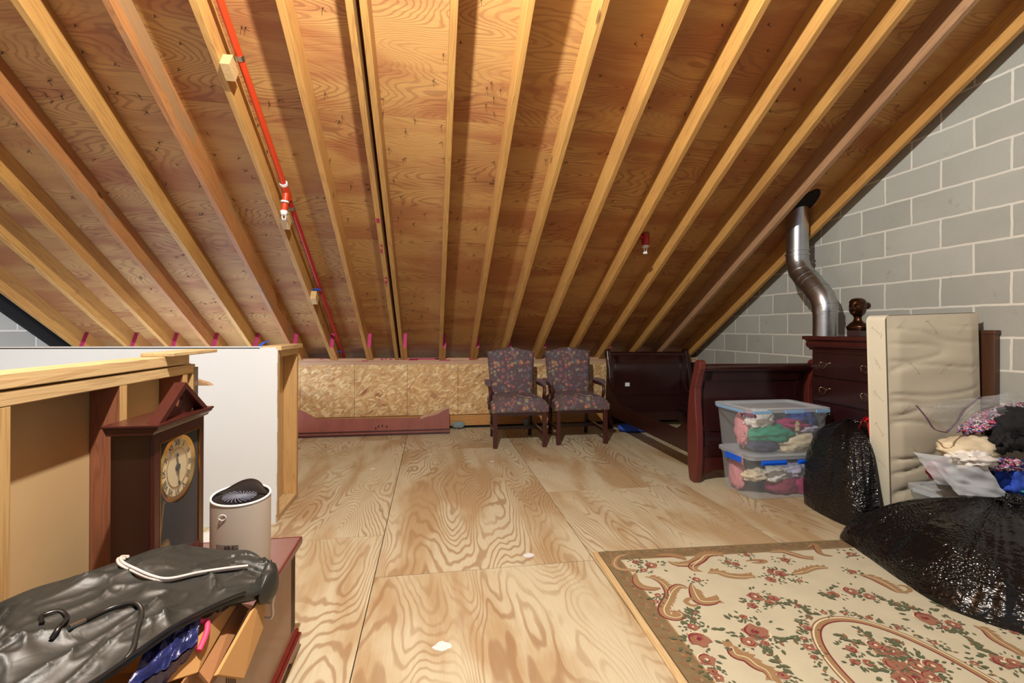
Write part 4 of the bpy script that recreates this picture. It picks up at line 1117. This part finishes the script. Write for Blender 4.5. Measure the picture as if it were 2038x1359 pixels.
# oval medallion
OC, OA, OB = (1.643, 1.255), .246, .45
ov = lambda ka, kb: [(OC[0] + (OA + ka) * math.copysign(abs(cos(t_ * pi / 48)) ** .92, cos(t_ * pi / 48)), OC[1] + (OB + kb) * math.copysign(abs(sin(t_ * pi / 48)) ** .92, sin(t_ * pi / 48))) for t_ in range(96)]
ribbon(ov(0, 0), .016, 2, False, True); ribbon(ov(-.013, -.013), .003, 5, False, True); ribbon(ov(.012, .012), .004, 7, False, True); ribbon(ov(.018, .018), .003, 3, False, True)
for i, (x, y) in enumerate(ov(.05, .05)):
    leaf(x, y, i * 2.4, .026); leaf(x + r3.uniform(-.02, .02), y + r3.uniform(-.02, .02), i * 1.3, .02, 6)
    if i % 4 == 0: flower(x, y, .017, 2)
    elif i % 2 == 0: leaf(x, y, i, .022, 3)
fl7 = [(390, 280, 50), (530, 310, 75), (460, 355, 45), (1220, 280, 45), (1295, 300, 50), (1390, 215, 45), (1740, 260, 60), (1630, 370, 75), (1700, 385, 70), (1610, 440, 60), (1870, 450, 35), (1470, 595, 80), (1635, 610, 60), (1440, 675, 55), (1600, 650, 50), (905, 870, 55), (960, 985, 105), (1030, 1170, 75), (1085, 1275, 45), (1140, 1335, 45), (1480, 920, 120), (1410, 1010, 75), (1560, 1020, 40), (915, 740, 35), (590, 585, 40), (940, 440, 50), (1720, 1315, 50), (1360, 780, 40), (570, 640, 35), (905, 795, 35), (1860, 680, 40), (1940, 880, 45), (1960, 1060, 50)]
fl8 = [(270, 575, 60), (420, 545, 75), (590, 595, 60), (440, 370, 50), (430, 210, 60), (1110, 795, 105), (1350, 850, 70), (1560, 770, 60), (700, 1095, 70), (800, 1095, 80), (900, 1115, 40), (650, 1040, 70), (430, 1075, 50), (460, 1190, 40), (580, 1200, 45), (820, 1220, 90), (930, 1265, 100), (1050, 1230, 90), (1170, 1230, 80), (1000, 1330, 100), (900, 1350, 80), (1150, 1330, 70), (1800, 1190, 90), (1900, 1200, 60), (1280, 880, 35), (850, 665, 35), (980, 700, 35), (1900, 920, 40)]
for x, y, r_ in fl7:
    p = S7(x, y); flower(p[0], p[1], .00048 * r_)
for x, y, r_ in fl8:
    p = S8(x, y); flower(p[0], p[1], .00048 * r_)
# trailing sprigs
for S, pts in [(S7, [(1500, 1040), (1620, 1130), (1700, 1220), (1760, 1280)]), (S7, [(1650, 1020), (1780, 980), (1880, 1000)]), (S7, [(1560, 680), (1780, 650), (1900, 690), (1990, 760)]), (S7, [(940, 700), (900, 760), (880, 840)]),
               (S8, [(640, 590), (760, 640), (900, 680), (1030, 720)]), (S8, [(1360, 900), (1480, 980), (1580, 1050), (1680, 1110)]), (S8, [(330, 940), (420, 1000), (520, 1020)]), (S8, [(470, 880), (560, 940), (640, 990)]), (S8, [(130, 560), (200, 590), (260, 600)]), (S8, [(780, 980), (830, 1020), (900, 1010)]), (S8, [(1200, 660), (1300, 700), (1400, 720)])]:
    q = smooth2([S(*p) for p in pts]); ribbon(q, .0022, 6, False)
    for i in range(1, len(q) - 1):
        leaf(q[i][0], q[i][1], r3.uniform(0, 6.28), .03 * r3.uniform(.7, 1.2), 6 if r3.random() < .8 else 3)
o = rug.build('rug', [M[k] for k in RM], fix=False); tag(o, 'cream floral rug with scrolls, an oval medallion and an olive brown border', 'rug')
lt = MB(); lt.add([(.855, 2.43, 0), (.884, 2.43, 0), (.825, .05, 0), (.79, .05, 0), (.855, 2.43, .008), (.884, 2.43, .008), (.825, .05, .008), (.79, .05, .008)], [(0, 1, 2, 3), (4, 5, 6, 7), (0, 1, 5, 4), (1, 2, 6, 5), (2, 3, 7, 6), (3, 0, 4, 7)])
tag(lt.build('wooden_lath', M['plateY'], bevel=.002), 'thin pale wooden lath lying along the left edge of the rug', 'lath')

# ------------------------------------------------------------------ low chest with pilasters (front left)
cx0, cx1, cy0, cy1 = -.95, -.50, .78, 1.88
hc = thing('low_chest', 'low brown chest with fluted corners and a dark red top edge', 'chest', ((cx0 + cx1) / 2, (cy0 + cy1) / 2, 0))
hl = Vector((-(cx0 + cx1) / 2, -(cy0 + cy1) / 2, 0))
def cp(name, mat, x0, x1, y0, y1, z0, z1, bv=.003, parent=None):
    o = MB().box(x0, x1, y0, y1, z0, z1, M=Matrix.Translation(hl)).build(name, mat, parent or hc, bevel=bv); return o
body = cp('body', M['chest_side'], cx0, cx1, cy0, cy1, .06, .388)
lid_ = cp('lid', M['chest_top'], cx0 - .005, cx1 + .012, cy0 - .01, cy1 + .012, .396, .414)
cp('lid_edge', M['chest_edge'], cx1 + .0121, cx1 + .020, cy0 - .01, cy1 + .018, .388, .4145, .003)
cp('lid_edge', M['chest_edge'], cx0, cx1 + .018, cy1 + .0121, cy1 + .018, .388, .4145, .003)
cp('under_lid', M['chest_edge'], cx0, cx1 + .006, cy0, cy1 + .006, .388, .396)
pl_ = MB()
for y in [cy1 - .012 - .012 * k for k in range(4)] + [1.33 - .013 * k for k in range(5)] + [.84 - .013 * k for k in range(4)]:
    pl_.box(cx1 - .001, cx1 + .0012, y - .0022, y + .0022, .09, .38, M=Matrix.Translation(hl))
pl_.build('fluting', M['groove'], hc)
bs = MB().prism([(cx1, .075), (cx1 + .012, .068), (cx1 + .008, .060), (cx1 + .02, .055), (cx1 + .02, .045), (cx1, .045)], lambda a, b, d: Vector((a, d, b)) + hl, cy0 - .01, cy1 + .01)
bs.build('base_moulding', M['chest_edge'], hc)
poly = [(cy1 + .01, .045), (cy1 + .01, 0), (cy1 - .07, 0), (cy1 - .10, .012), (cy1 - .12, .03), (cy1 - .16, .028), (cy0 + .16, .028), (cy0 + .12, .03), (cy0 + .10, .012), (cy0 + .07, 0), (cy0 - .01, 0), (cy0 - .01, .045)]
MB().prism(poly, lambda a, b, d: Vector((d, a, b)) + hl, cx1 - .01, cx1 + .014).box(cx0, cx0 + .05, cy0, cy0 + .05, 0, .06, M=Matrix.Translation(hl)).box(cx0, cx0 + .05, cy1 - .05, cy1, 0, .06, M=Matrix.Translation(hl)).build('bracket_base', M['chest_side'], hc, bevel=.002)

# ------------------------------------------------------------------ mantel clock
CKX = -.80
ck = thing('pendulum_clock', 'dark mahogany pendulum clock with pointed pediment on the low chest', 'clock', (CKX, 1.54, .414))
# local: front at x=0 facing +x, y 0..ckw, z from chest top
ckw, ckd, ckh = .305, .115, .475
k0 = MB(); k0.box(-ckd, -.012, 0, .014, 0, ckh).box(-ckd, -.012, ckw - .014, ckw, 0, ckh).box(-ckd, -ckd + .008, .014, ckw - .014, 0, ckh).box(-ckd + .008, -.012, .014, ckw - .014, 0, .03).box(-ckd + .008, -.012, .014, ckw - .014, ckh - .02, ckh)
k0.build('case', M['mahog'], ck, bevel=.002)
MB().box(-ckd + .009, -ckd + .011, .016, ckw - .016, .03, ckh - .02).build('back_mirror', M['mirror'], ck)
dr = MB().box(-.012, 0, 0, .03, 0, ckh).box(-.012, 0, ckw - .03, ckw, 0, ckh).box(-.012, 0, .03, ckw - .03, 0, .045).box(-.012, 0, .03, ckw - .03, ckh - .035, ckh).build('door', M['mahog_red'], ck, bevel=.002)
MB().add([(-.007, .03, .045), (-.007, ckw - .03, .045), (-.007, ckw - .03, ckh - .035), (-.007, .03, ckh - .035)], [(0, 1, 2, 3)]).build('glass', M['glass'], dr)
MB().box(-.004, .001, .029, .032, .045, ckh - .035).box(-.004, .001, ckw - .032, ckw - .029, .045, ckh - .035).box(-.004, .001, .03, ckw - .03, ckh - .037, ckh - .034).build('brass_trim', M['brass'], dr)
tp = MB().box(-ckd - .012, .022, -.025, ckw + .025, ckh + .022, ckh + .03)
tp.prism([(-ckd, ckh), (.004, ckh), (.008, ckh + .008), (.018, ckh + .016), (.02, ckh + .022), (-ckd - .01, ckh + .022)], lambda a, b, d: (a, d, b), -.02, ckw + .02)
tp.build('cornice', M['mahog_red'], ck, bevel=.002)
pz = ckh + .03; pm = ckw / 2
ped = MB()
ped.prism([(.0, pz), (pm, pz + .105), (pm + .0, pz + .085), (.03, pz)], lambda a, b, d: (d, a, b), -.022, .012)
ped.prism([(ckw, pz), (pm, pz + .105), (pm, pz + .085), (ckw - .03, pz)], lambda a, b, d: (d, a, b), -.022, .012)
# tympanum with a round hole
n = 24; hole_ = [(pm + .022 * cos(k * 2 * pi / n), pz + .045 + .022 * sin(k * 2 * pi / n)) for k in range(n)]
tri = []
for k in range(n):
    a = k * 2 * pi / n; dx, dz = cos(a), sin(a); best = 9
    for (ax, az, bx, bz) in ((.03, pz, ckw - .03, pz), (ckw - .03, pz, pm, pz + .09), (pm, pz + .09, .03, pz)):
        ex, ez = bx - ax, bz - az; den = dx * ez - dz * ex
        if abs(den) > 1e-9:
            t_ = ((ax - pm) * ez - (az - pz - .045) * ex) / den
            if 0 < t_ < best: best = t_
    tri.append((pm + dx * best, pz + .045 + dz * best))
for xx in (-.018, -.008): ped.add([(xx, a, b) for a, b in hole_ + tri], [(k, (k + 1) % n, n + (k + 1) % n, n + k) for k in range(n)])
ped.add([(-.018, a, b) for a, b in hole_] + [(-.008, a, b) for a, b in hole_], [(k, (k + 1) % n, n + (k + 1) % n, n + k) for k in range(n)])
ped.build('pediment', M['mahog_red'], ck)
DR = .102; dc = (-.017, pm, .335)
Mx = Matrix.Translation(dc) @ Matrix.Rotation(pi / 2, 4, 'Y')
di = MB().lathe([(.0, 0), (DR, 0), (DR, .004), (0, .004)], 48, M=Mx).build('dial', M['dial'], ck, smooth=40)
MB().lathe([(DR - .012, .004), (DR, .012), (DR + .006, .006), (DR + .006, -.004)], 48, M=Mx, caps=False).tube([Mx @ Vector((.062 * cos(k * pi / 20), .062 * sin(k * pi / 20), .005)) for k in range(40)], .0012, 5, closed=True).build('bezel', M['brass'], di, smooth=40)
def text_mesh(body, size, mat, name, parent, MX):
    cu = bpy.data.curves.new('txt', 'FONT'); cu.body = body; cu.size = size; cu.align_x = 'CENTER'; cu.align_y = 'CENTER'; cu.extrude = .0003
    to = bpy.data.objects.new('txt', cu); COL.objects.link(to)
    bpy.context.view_layer.update()
    me = bpy.data.meshes.new_from_object(to.evaluated_get(bpy.context.evaluated_depsgraph_get()))
    bpy.data.objects.remove(to); bpy.data.curves.remove(cu)
    me.transform(MX); me.name = name; me.materials.clear(); me.materials.append(mat)
    o = bpy.data.objects.new(name, me); COL.objects.link(o); o.parent = parent; return o
FACE = Matrix.Translation((dc[0] + .0046, dc[1], dc[2])) @ Matrix(((0, 0, 1, 0), (1, 0, 0, 0), (0, 1, 0, 0), (0, 0, 0, 1)))   # text x -> +y, text y -> +z, normal +x
for k, s_ in enumerate(['XII', 'I', 'II', 'III', 'IIII', 'V', 'VI', 'VII', 'VIII', 'IX', 'X', 'XI']):
    a = pi / 2 - k * pi / 6
    text_mesh(s_, .026, M['ink'], 'numeral', di, FACE @ Matrix.Translation((.078 * cos(a), .078 * sin(a), 0)) @ Matrix.Rotation(a - pi / 2, 4, 'Z'))
hn = MB()
def hand(a, L, w): hn.add([FACE @ Vector(p) for p in ((-sin(a) * w + 0, cos(a) * w, .003), (cos(a) * L, sin(a) * L, .003), (sin(a) * w, -cos(a) * w, .003), (-cos(a) * .012, -sin(a) * .012, .003))], [(0, 1, 2, 3)])
hand(pi / 2 + .12, .058, .004); hand(-pi / 2 + .12, .082, .003)
hn.lathe([(0, 0), (.012, 0), (.012, .004), (0, .004)], 12, M=FACE)
for a, L in ((pi / 2 + .12, .04), (-pi / 2 + .12, .052)): hn.lathe([(.0, 0), (.0065, 0), (.0065, .001), (0, .001)], 8, M=FACE @ Matrix.Translation((cos(a) * L, sin(a) * L, .003)))
hn.build('hands', M['ink'], di)
MB().tube([(-.045, pm - .01, .25), (-.06, pm - .01, .09)], .0025, 6).lathe([(0, 0), (.03, .001), (.032, .004), (.02, .008), (0, .009)], 24, M=Matrix.Translation((-.045, pm - .01, .075)) @ Matrix.Rotation(pi / 2, 4, 'Y')).build('pendulum', M['brass'], ck, smooth=50)
MB().tube([(-.05, pm + .1 * sin(t_) , .335 - .118 * cos(t_)) for t_ in [k * .16 - 1.1 for k in range(15)]], .0018, 5).build('dial_shelf', M['steel'], ck)

# ------------------------------------------------------------------ air purifier
ap = thing('air_purifier', 'beige oval air purifier with black fan grille on top', 'air purifier', (-.578, 1.575, .414), radians(-8)); ap.scale = (1, 1, 1.12)
pw = .086
def oval(k, r, z, tilt=0): a = k * 2 * pi / 48; return (pw * r * cos(a), pw * .78 * r * sin(a), z + tilt * sin(a))
b_ = MB(); rings = [[oval(k, r, z, t_) for k in range(48)] for r, z, t_ in ((.93, 0, 0), (.97, .012, 0), (1, .1, 0), (1, .235, .010), (.985, .243, .010))]
vs = [p for q in rings for p in q]
b_.add(vs, [(i * 48 + k, i * 48 + (k + 1) % 48, (i + 1) * 48 + (k + 1) % 48, (i + 1) * 48 + k) for i in range(4) for k in range(48)] + [tuple(range(48))])
b_.build('body', M['cream_pl'], ap, smooth=50)
MB().tube([oval(k, .975, .244, .010) for k in range(48)], .003, 6, closed=True).build('rim', M['white_pl'], ap, smooth=50)
tpz = MB().add([oval(k, .96, .238, .010) for k in range(48)], [tuple(range(48))])
tpz.grid(lambda u, v: (pw * (u - .5) * 1.9 * (1 - .25 * v), pw * .78 * (.25 + .62 * v) * (1 - abs(u - .5) ** 2 * 2.2), .242 + .01 * (.25 + .62 * v) + .022 * sin(v * pi / 2) * max(0, 1 - (2 * u - 1) ** 2)), 15, 8)
tpz.build('top_panel', M['black_pl'], ap, smooth=40)
gr = MB()
for k in range(22):
    a = k * 2 * pi / 22
    pts = [(pw * .78 * r * cos(a + r * .9) * 1.05, -.008 + pw * .62 * r * sin(a + r * .9), .243 + .01 * r * .8 * sin(a + r * .9)) for r in (.18, .36, .54, .7)]
    gr.tube(pts, .0014, 5)
gr.lathe([(0, 0), (.014, 0), (.012, .004), (0, .005)], 16, (0, -.008, .241)); gr.build('fan_grille', plain('grille_grey', srgb(110, 112, 126), .35), ap)
MB().tube([(-.018 + .0 + .011 * cos(k * pi / 8), -pw * .785, .205 + .007 * sin(k * pi / 8)) for k in range(16)], .0011, 5, closed=True).build('button', M['white_pl'], ap)
lb = MB()
def skin(x, z, e=.001): return (x, -pw * .78 * math.sqrt(max(0, 1 - (x / pw) ** 2)) - e, z)
lb.grid(lambda u, v: skin(-.04 + .068 * u, .120 + .012 * v), 10, 2); lb.build('label_tape', plain('label_grey', srgb(120, 110, 98), .6), ap)
text_mesh('AB-FG', .015, M['ink'], 'label_writing', ap, Matrix.Translation((.008, -pw * .785 - .0014, .126)) @ Matrix.Rotation(pi / 2, 4, 'X'))
sp2 = MB()
for k in range(5):
    sp2.grid(lambda u, v: skin(.022 + .028 * u + .004 * k, .062 + .008 * k + .003 * v + .0 * u), 6, 2)
    sp2.grid(lambda u, v: skin(.052 + .004 * k + .003 * v, .05 + .03 * u), 6, 2)
sp2.build('stripe_print', M['ink'], ap)

# ------------------------------------------------------------------ cardboard box with open flaps
bx = thing('cardboard_box', 'open brown cardboard box with raised flaps under the black garment bag', 'cardboard box', (-.6, .95, .415))
bl = Vector((.6, -.95, -.415))
def panel(name, a, b, c, d, t_, mats):
    """quad a,b,c,d (world), thickness t_ towards -x"""
    q = [Vector(p) + bl for p in (a, b, c, d)]
    nn = (q[1] - q[0]).cross(q[3] - q[0]).normalized() * t_
    return MB().add(q + [p + nn for p in q], [(0, 1, 2, 3), (4, 5, 6, 7), (0, 1, 5, 4), (1, 2, 6, 5), (2, 3, 7, 6), (3, 0, 4, 7)]).build(name, mats, bx)
wx0, wx1, wy0, wy1, wz = -.84, -.475, .70, 1.20, .515
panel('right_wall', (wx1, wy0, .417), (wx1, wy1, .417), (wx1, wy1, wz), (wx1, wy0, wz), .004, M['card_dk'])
panel('left_wall', (wx0, wy0, .417), (wx0, wy1, .417), (wx0, wy1, wz), (wx0, wy0, wz), .004, M['card'])
panel('far_wall', (wx0, wy1, .417), (wx1, wy1, .417), (wx1, wy1, wz), (wx0, wy1, wz), .004, M['card'])
panel('near_wall', (wx0, wy0, .417), (wx1, wy0, .417), (wx1, wy0, wz), (wx0, wy0, wz), .004, M['card'])
panel('bottom', (wx0, wy0, .418), (wx1, wy0, .418), (wx1, wy1, .418), (wx0, wy1, .418), .003, M['card'])
fo = panel('outer_flap', at_d(478, 1352, 1.02), at_d(519, 1247, 1.17), at_d(510, 1194, 1.165), at_d(425, 1345, .93), .008, M['card'])
panel('flap_corner', at_d(519, 1247, 1.17), at_d(526, 1184, 1.20), at_d(524, 1178, 1.205), at_d(510, 1194, 1.165), .006, M['card'])
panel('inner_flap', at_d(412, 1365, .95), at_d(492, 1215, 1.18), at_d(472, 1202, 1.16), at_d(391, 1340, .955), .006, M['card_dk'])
panel('side_flap', at_d(391, 1340, .95), at_d(478, 1188, 1.165), at_d(415, 1245, 1.02), at_d(290, 1372, .86), .004, M['card'])
panel('near_flap', (-.49, .70, .50), (-.405, .80, .46), (-.40, .88, .455), (-.47, .78, .51), .005, M['card'])
lg = MB(); lc = at_d(481, 1292, 1.06) + bl + Vector((.006, -.002, 0))
lg.tube([lc + Vector((0, .012 * cos(k * pi / 12) + .02 * sin(k * pi / 12), .026 * sin(k * pi / 12))) for k in range(24)], .0007, 4, closed=True)
lg.tube([lc + Vector((0, -.004 + .008 * sin(k * 1.3) + .014 * (k / 11 - .5), -.018 + .036 * k / 11)) for k in range(12)], .0006, 4)
lg.build('printed_mark', M['ink'], fo)

# ------------------------------------------------------------------ garment bag, cables, navy bag
FAR = [(-30, 1215, .86), (60, 1172, .98), (170, 1140, 1.08), (255, 1112, 1.16), (345, 1090, 1.24), (440, 1096, 1.30), (495, 1096, 1.32), (535, 1124, 1.29), (548, 1140, 1.26)]
NEAR = [(-60, 1500, .70), (60, 1440, .73), (190, 1362, .80), (270, 1306, .86), (345, 1254, .94), (415, 1216, 1.02), (475, 1190, 1.09), (515, 1178, 1.14), (545, 1160, 1.19)]
fa = catmull([at_d(*q) for q in FAR], 8); ne = catmull([at_d(*q) for q in NEAR], 8)
gb = thing('garment_bag', 'crumpled black vinyl garment bag lying over the box and low chest', 'garment bag', (-.65, 1.0, .55))
go = Vector((.65, -1.0, -.55)); nF = len(fa)
def gtop(u, v):
    i = u * (nF - 1); k = min(int(i), nF - 2); f = i - k
    a = fa[k].lerp(fa[k + 1], f); b = ne[k].lerp(ne[k + 1], f); p = a.lerp(b, v)
    bul = .028 * sin(v * pi) ** .7 * min(1, (1 - u) * 8)
    q = Vector((u * 2.6 + v * 2.0, v * 3.0 - u * 2.2, 1.5)); q += Vector((noise.noise(q * 1.3), noise.noise(q * 1.3 + Vector((5, 5, 5))), 0)) * .35
    RP = lambda k_, o_, e_: max(0, ridge(q * k_ + Vector((o_, 0, 0)), 1.0)) ** e_
    w = .015 * noise.noise(q * .8) + .014 * RP(.7, 0, 4) + .008 * RP(1.3, 3, 5) + .004 * RP(2.1, 7, 6) - .007
    p.z += bul + w * min(1, sin(v * pi) * 2.2 + .15)
    return p + go
m = MB().grid(gtop, 150, 80)
def gbot(u, v):
    p = gtop(u, v) - go; p = p.copy(); p.z = max(.53, p.z - .006 - .08 * sin(v * pi)); return p + go
m.grid(gbot, 150, 80); K = 150 * 80
edge = [i for i in range(150)] + [150 * j + 149 for j in range(1, 80)] + [79 * 150 + i for i in range(148, -1, -1)] + [150 * j for j in range(78, 0, -1)]
for i in range(len(edge)):
    a, b2_ = edge[i], edge[(i + 1) % len(edge)]; m.f.append([a, b2_, b2_ + K, a + K]); m.m.append(0)
m.build('bag_body', M['garbag'], gb, smooth=70)
MB().tube([ne[k] + go + Vector((.002, 0, .008)) for k in range(8, nF - 14)], .004, 6).build('zipper', M['black_pl'], gb)
endp = MB()
def fold(u, v):
    a = fa[-1].lerp(ne[-1], .5) + Vector((-.01, -.02, -.005)); t_ = u * 2 * pi
    r_ = .045 * (sin(v * pi) ** .6) * (1 + .25 * nz((u * 5, v * 4, 1), 1.5))
    return a + go + Vector((.012 * cos(t_) * 2 * sin(v * pi), (v - .5) * .13, sin(t_) * r_ - .0))
endp.grid(fold, 32, 20, wrap=True); endp.build('folded_end', M['garbag'], gb, smooth=60)
# cables (rest on the garment bag)
def onbag(u, v, h): return gtop(u, v) - go + Vector((0, 0, h))
def bagpath(pix, h):
    """points that lie on the bag's top surface under the given outline"""
    out = []
    for (px, py) in pix:
        best = None
        for i in range(61):
            for j in range(41):
                p = gtop(i / 60, j / 40) - go; x, y, z = p.x, p.y, p.z
                r = x * CP - y * SP; d = x * SP + y * CP; u_ = F * r / d; v_ = -F * (z - CAMH) / d
                e = (CX + u_ - px) ** 2 + (CY + v_ - py) ** 2
                if best is None or e < best[0]: best = (e, p)
        out.append(best[1] + Vector((0, 0, h)))
    return out
wp = bagpath([(256, 1118), (244, 1116), (243, 1128), (262, 1142), (300, 1158), (335, 1163), (390, 1152), (440, 1142), (495, 1134)], .007)
cbm = MB()
for s_ in (-.0035, .003): cbm.tube([p + Vector((s_, 0, s_ * .6)) for p in catmull(wp, 8)], .0033, 8)
tag(cbm.build('white_cable', M['cable_w'], smooth=60), 'white twin cord lying across the black garment bag', 'cable')
hang = catmull([at_d(546, 1142, 1.24), at_d(550, 1165, 1.22), at_d(542, 1200, 1.22), at_d(543, 1220, 1.22), at_d(538, 1230, 1.22), at_d(523, 1228, 1.22)], 6)
tag(MB().tube(hang, .0038, 8).build('white_cable', M['cable_w'], smooth=60), 'thin white cord hanging down beside the cardboard box', 'cable')
kp = bagpath([(135, 1257), (165, 1246), (205, 1226), (245, 1214), (272, 1213), (283, 1228), (278, 1262), (268, 1300), (255, 1330), (243, 1362)], .006)
MB().tube([p + go for p in catmull(bagpath([(82, 1250), (94, 1232), (116, 1224), (130, 1236), (127, 1258), (110, 1282)], .004), 6)], .0042, 8, flat=.6).build('handle_loop', M['black_pl'], gb, smooth=50)
bc = thing('black_cable', 'black cable with a metal plug tip on the garment bag', 'cable', tuple(kp[0]))
MB().tube([p - kp[0] for p in catmull(kp[1:], 8)], .0048, 8).build('cord', M['cable_k'], bc, smooth=60)
MB().tube([p - kp[0] for p in catmull(kp[:2], 3)], .0052, 10).build('metal_tip', M['steel'], bc, smooth=60)
nb = thing('navy_bag', 'navy blue vinyl bag with pink binding inside the cardboard box', 'bag', (-.56, .85, .45))
no = Vector((.56, -.85, -.45))
NQ = [at_d(300, 1290, .93), at_d(400, 1238, 1.02), at_d(392, 1300, .96), at_d(230, 1420, .78)]
def nvy(u, v):
    a = NQ[0].lerp(NQ[1], u); b = NQ[3].lerp(NQ[2], u); p = a.lerp(b, v); q = Vector((u * 3, v * 3, 7))
    p.z += .012 * ridge(q, 1.0) + .008 * ridge(q * 2.2, 1.0) + .004; return p + no
mm = MB().grid(nvy, 50, 40); mm.grid(lambda u, v: nvy(u, v) - Vector((0, 0, .05 * sin(u * pi) * sin(v * pi) + .004)), 50, 40)
mm.build('bag_body', M['navy'], nb, smooth=70)
MB().tube([p + no for p in catmull([at_d(318, 1268, .95), at_d(345, 1252, .97), at_d(380, 1238, 1.0), at_d(408, 1236, 1.02), at_d(413, 1246, 1.01), at_d(408, 1268, .99), at_d(396, 1295, .965)], 6)], .0058, 8).build('binding', M['pink'], nb, smooth=60)

# ------------------------------------------------------------------ small loose pieces
tag(MB().box(-1.10, -.985, 2.02, 2.40, 1.0885, 1.104).build('board_offcut', M['plateY'], bevel=.003), 'pale board offcut lying on the end of the framed half wall', 'board')
wd = MB().prism([(0, 0), (.09, .0), (.075, .012), (.02, .035), (0, .035)], lambda a, b, d: (-1.075 + a * 1.2, 2.2955 + d, .945 + b), -.0, .03)
tag(wd.build('wood_wedge', M['rafter_grey'], bevel=.002), 'small wood wedge sticking out of the end of the framed half wall', 'wood wedge')
def rag(u, v): return (-1.36 + .16 * u + .01 * nz((u * 3, v * 3, 0), 1), 2.55 + .45 * v, .006 + .02 * max(0, ridge((u * 2, v * 3, 5), 1.2)))
tag(MB().grid(rag, 14, 20).build('paper_sheet', M['white_pl'], smooth=60), 'crumpled white sheet on the floor behind the air purifier', 'paper')
bt = at_y(520, 684, 3.3)
tag(MB().tube([at_y(515, 690, 3.25), at_y(524, 682, 3.3), at_y(534, 679, 3.4)], .009, 6, flat=.5).build('blue_strap', M['blue_pl']), 'short blue plastic strap lying on top of the white half wall', 'strap')
bpy.context.view_layer.update()
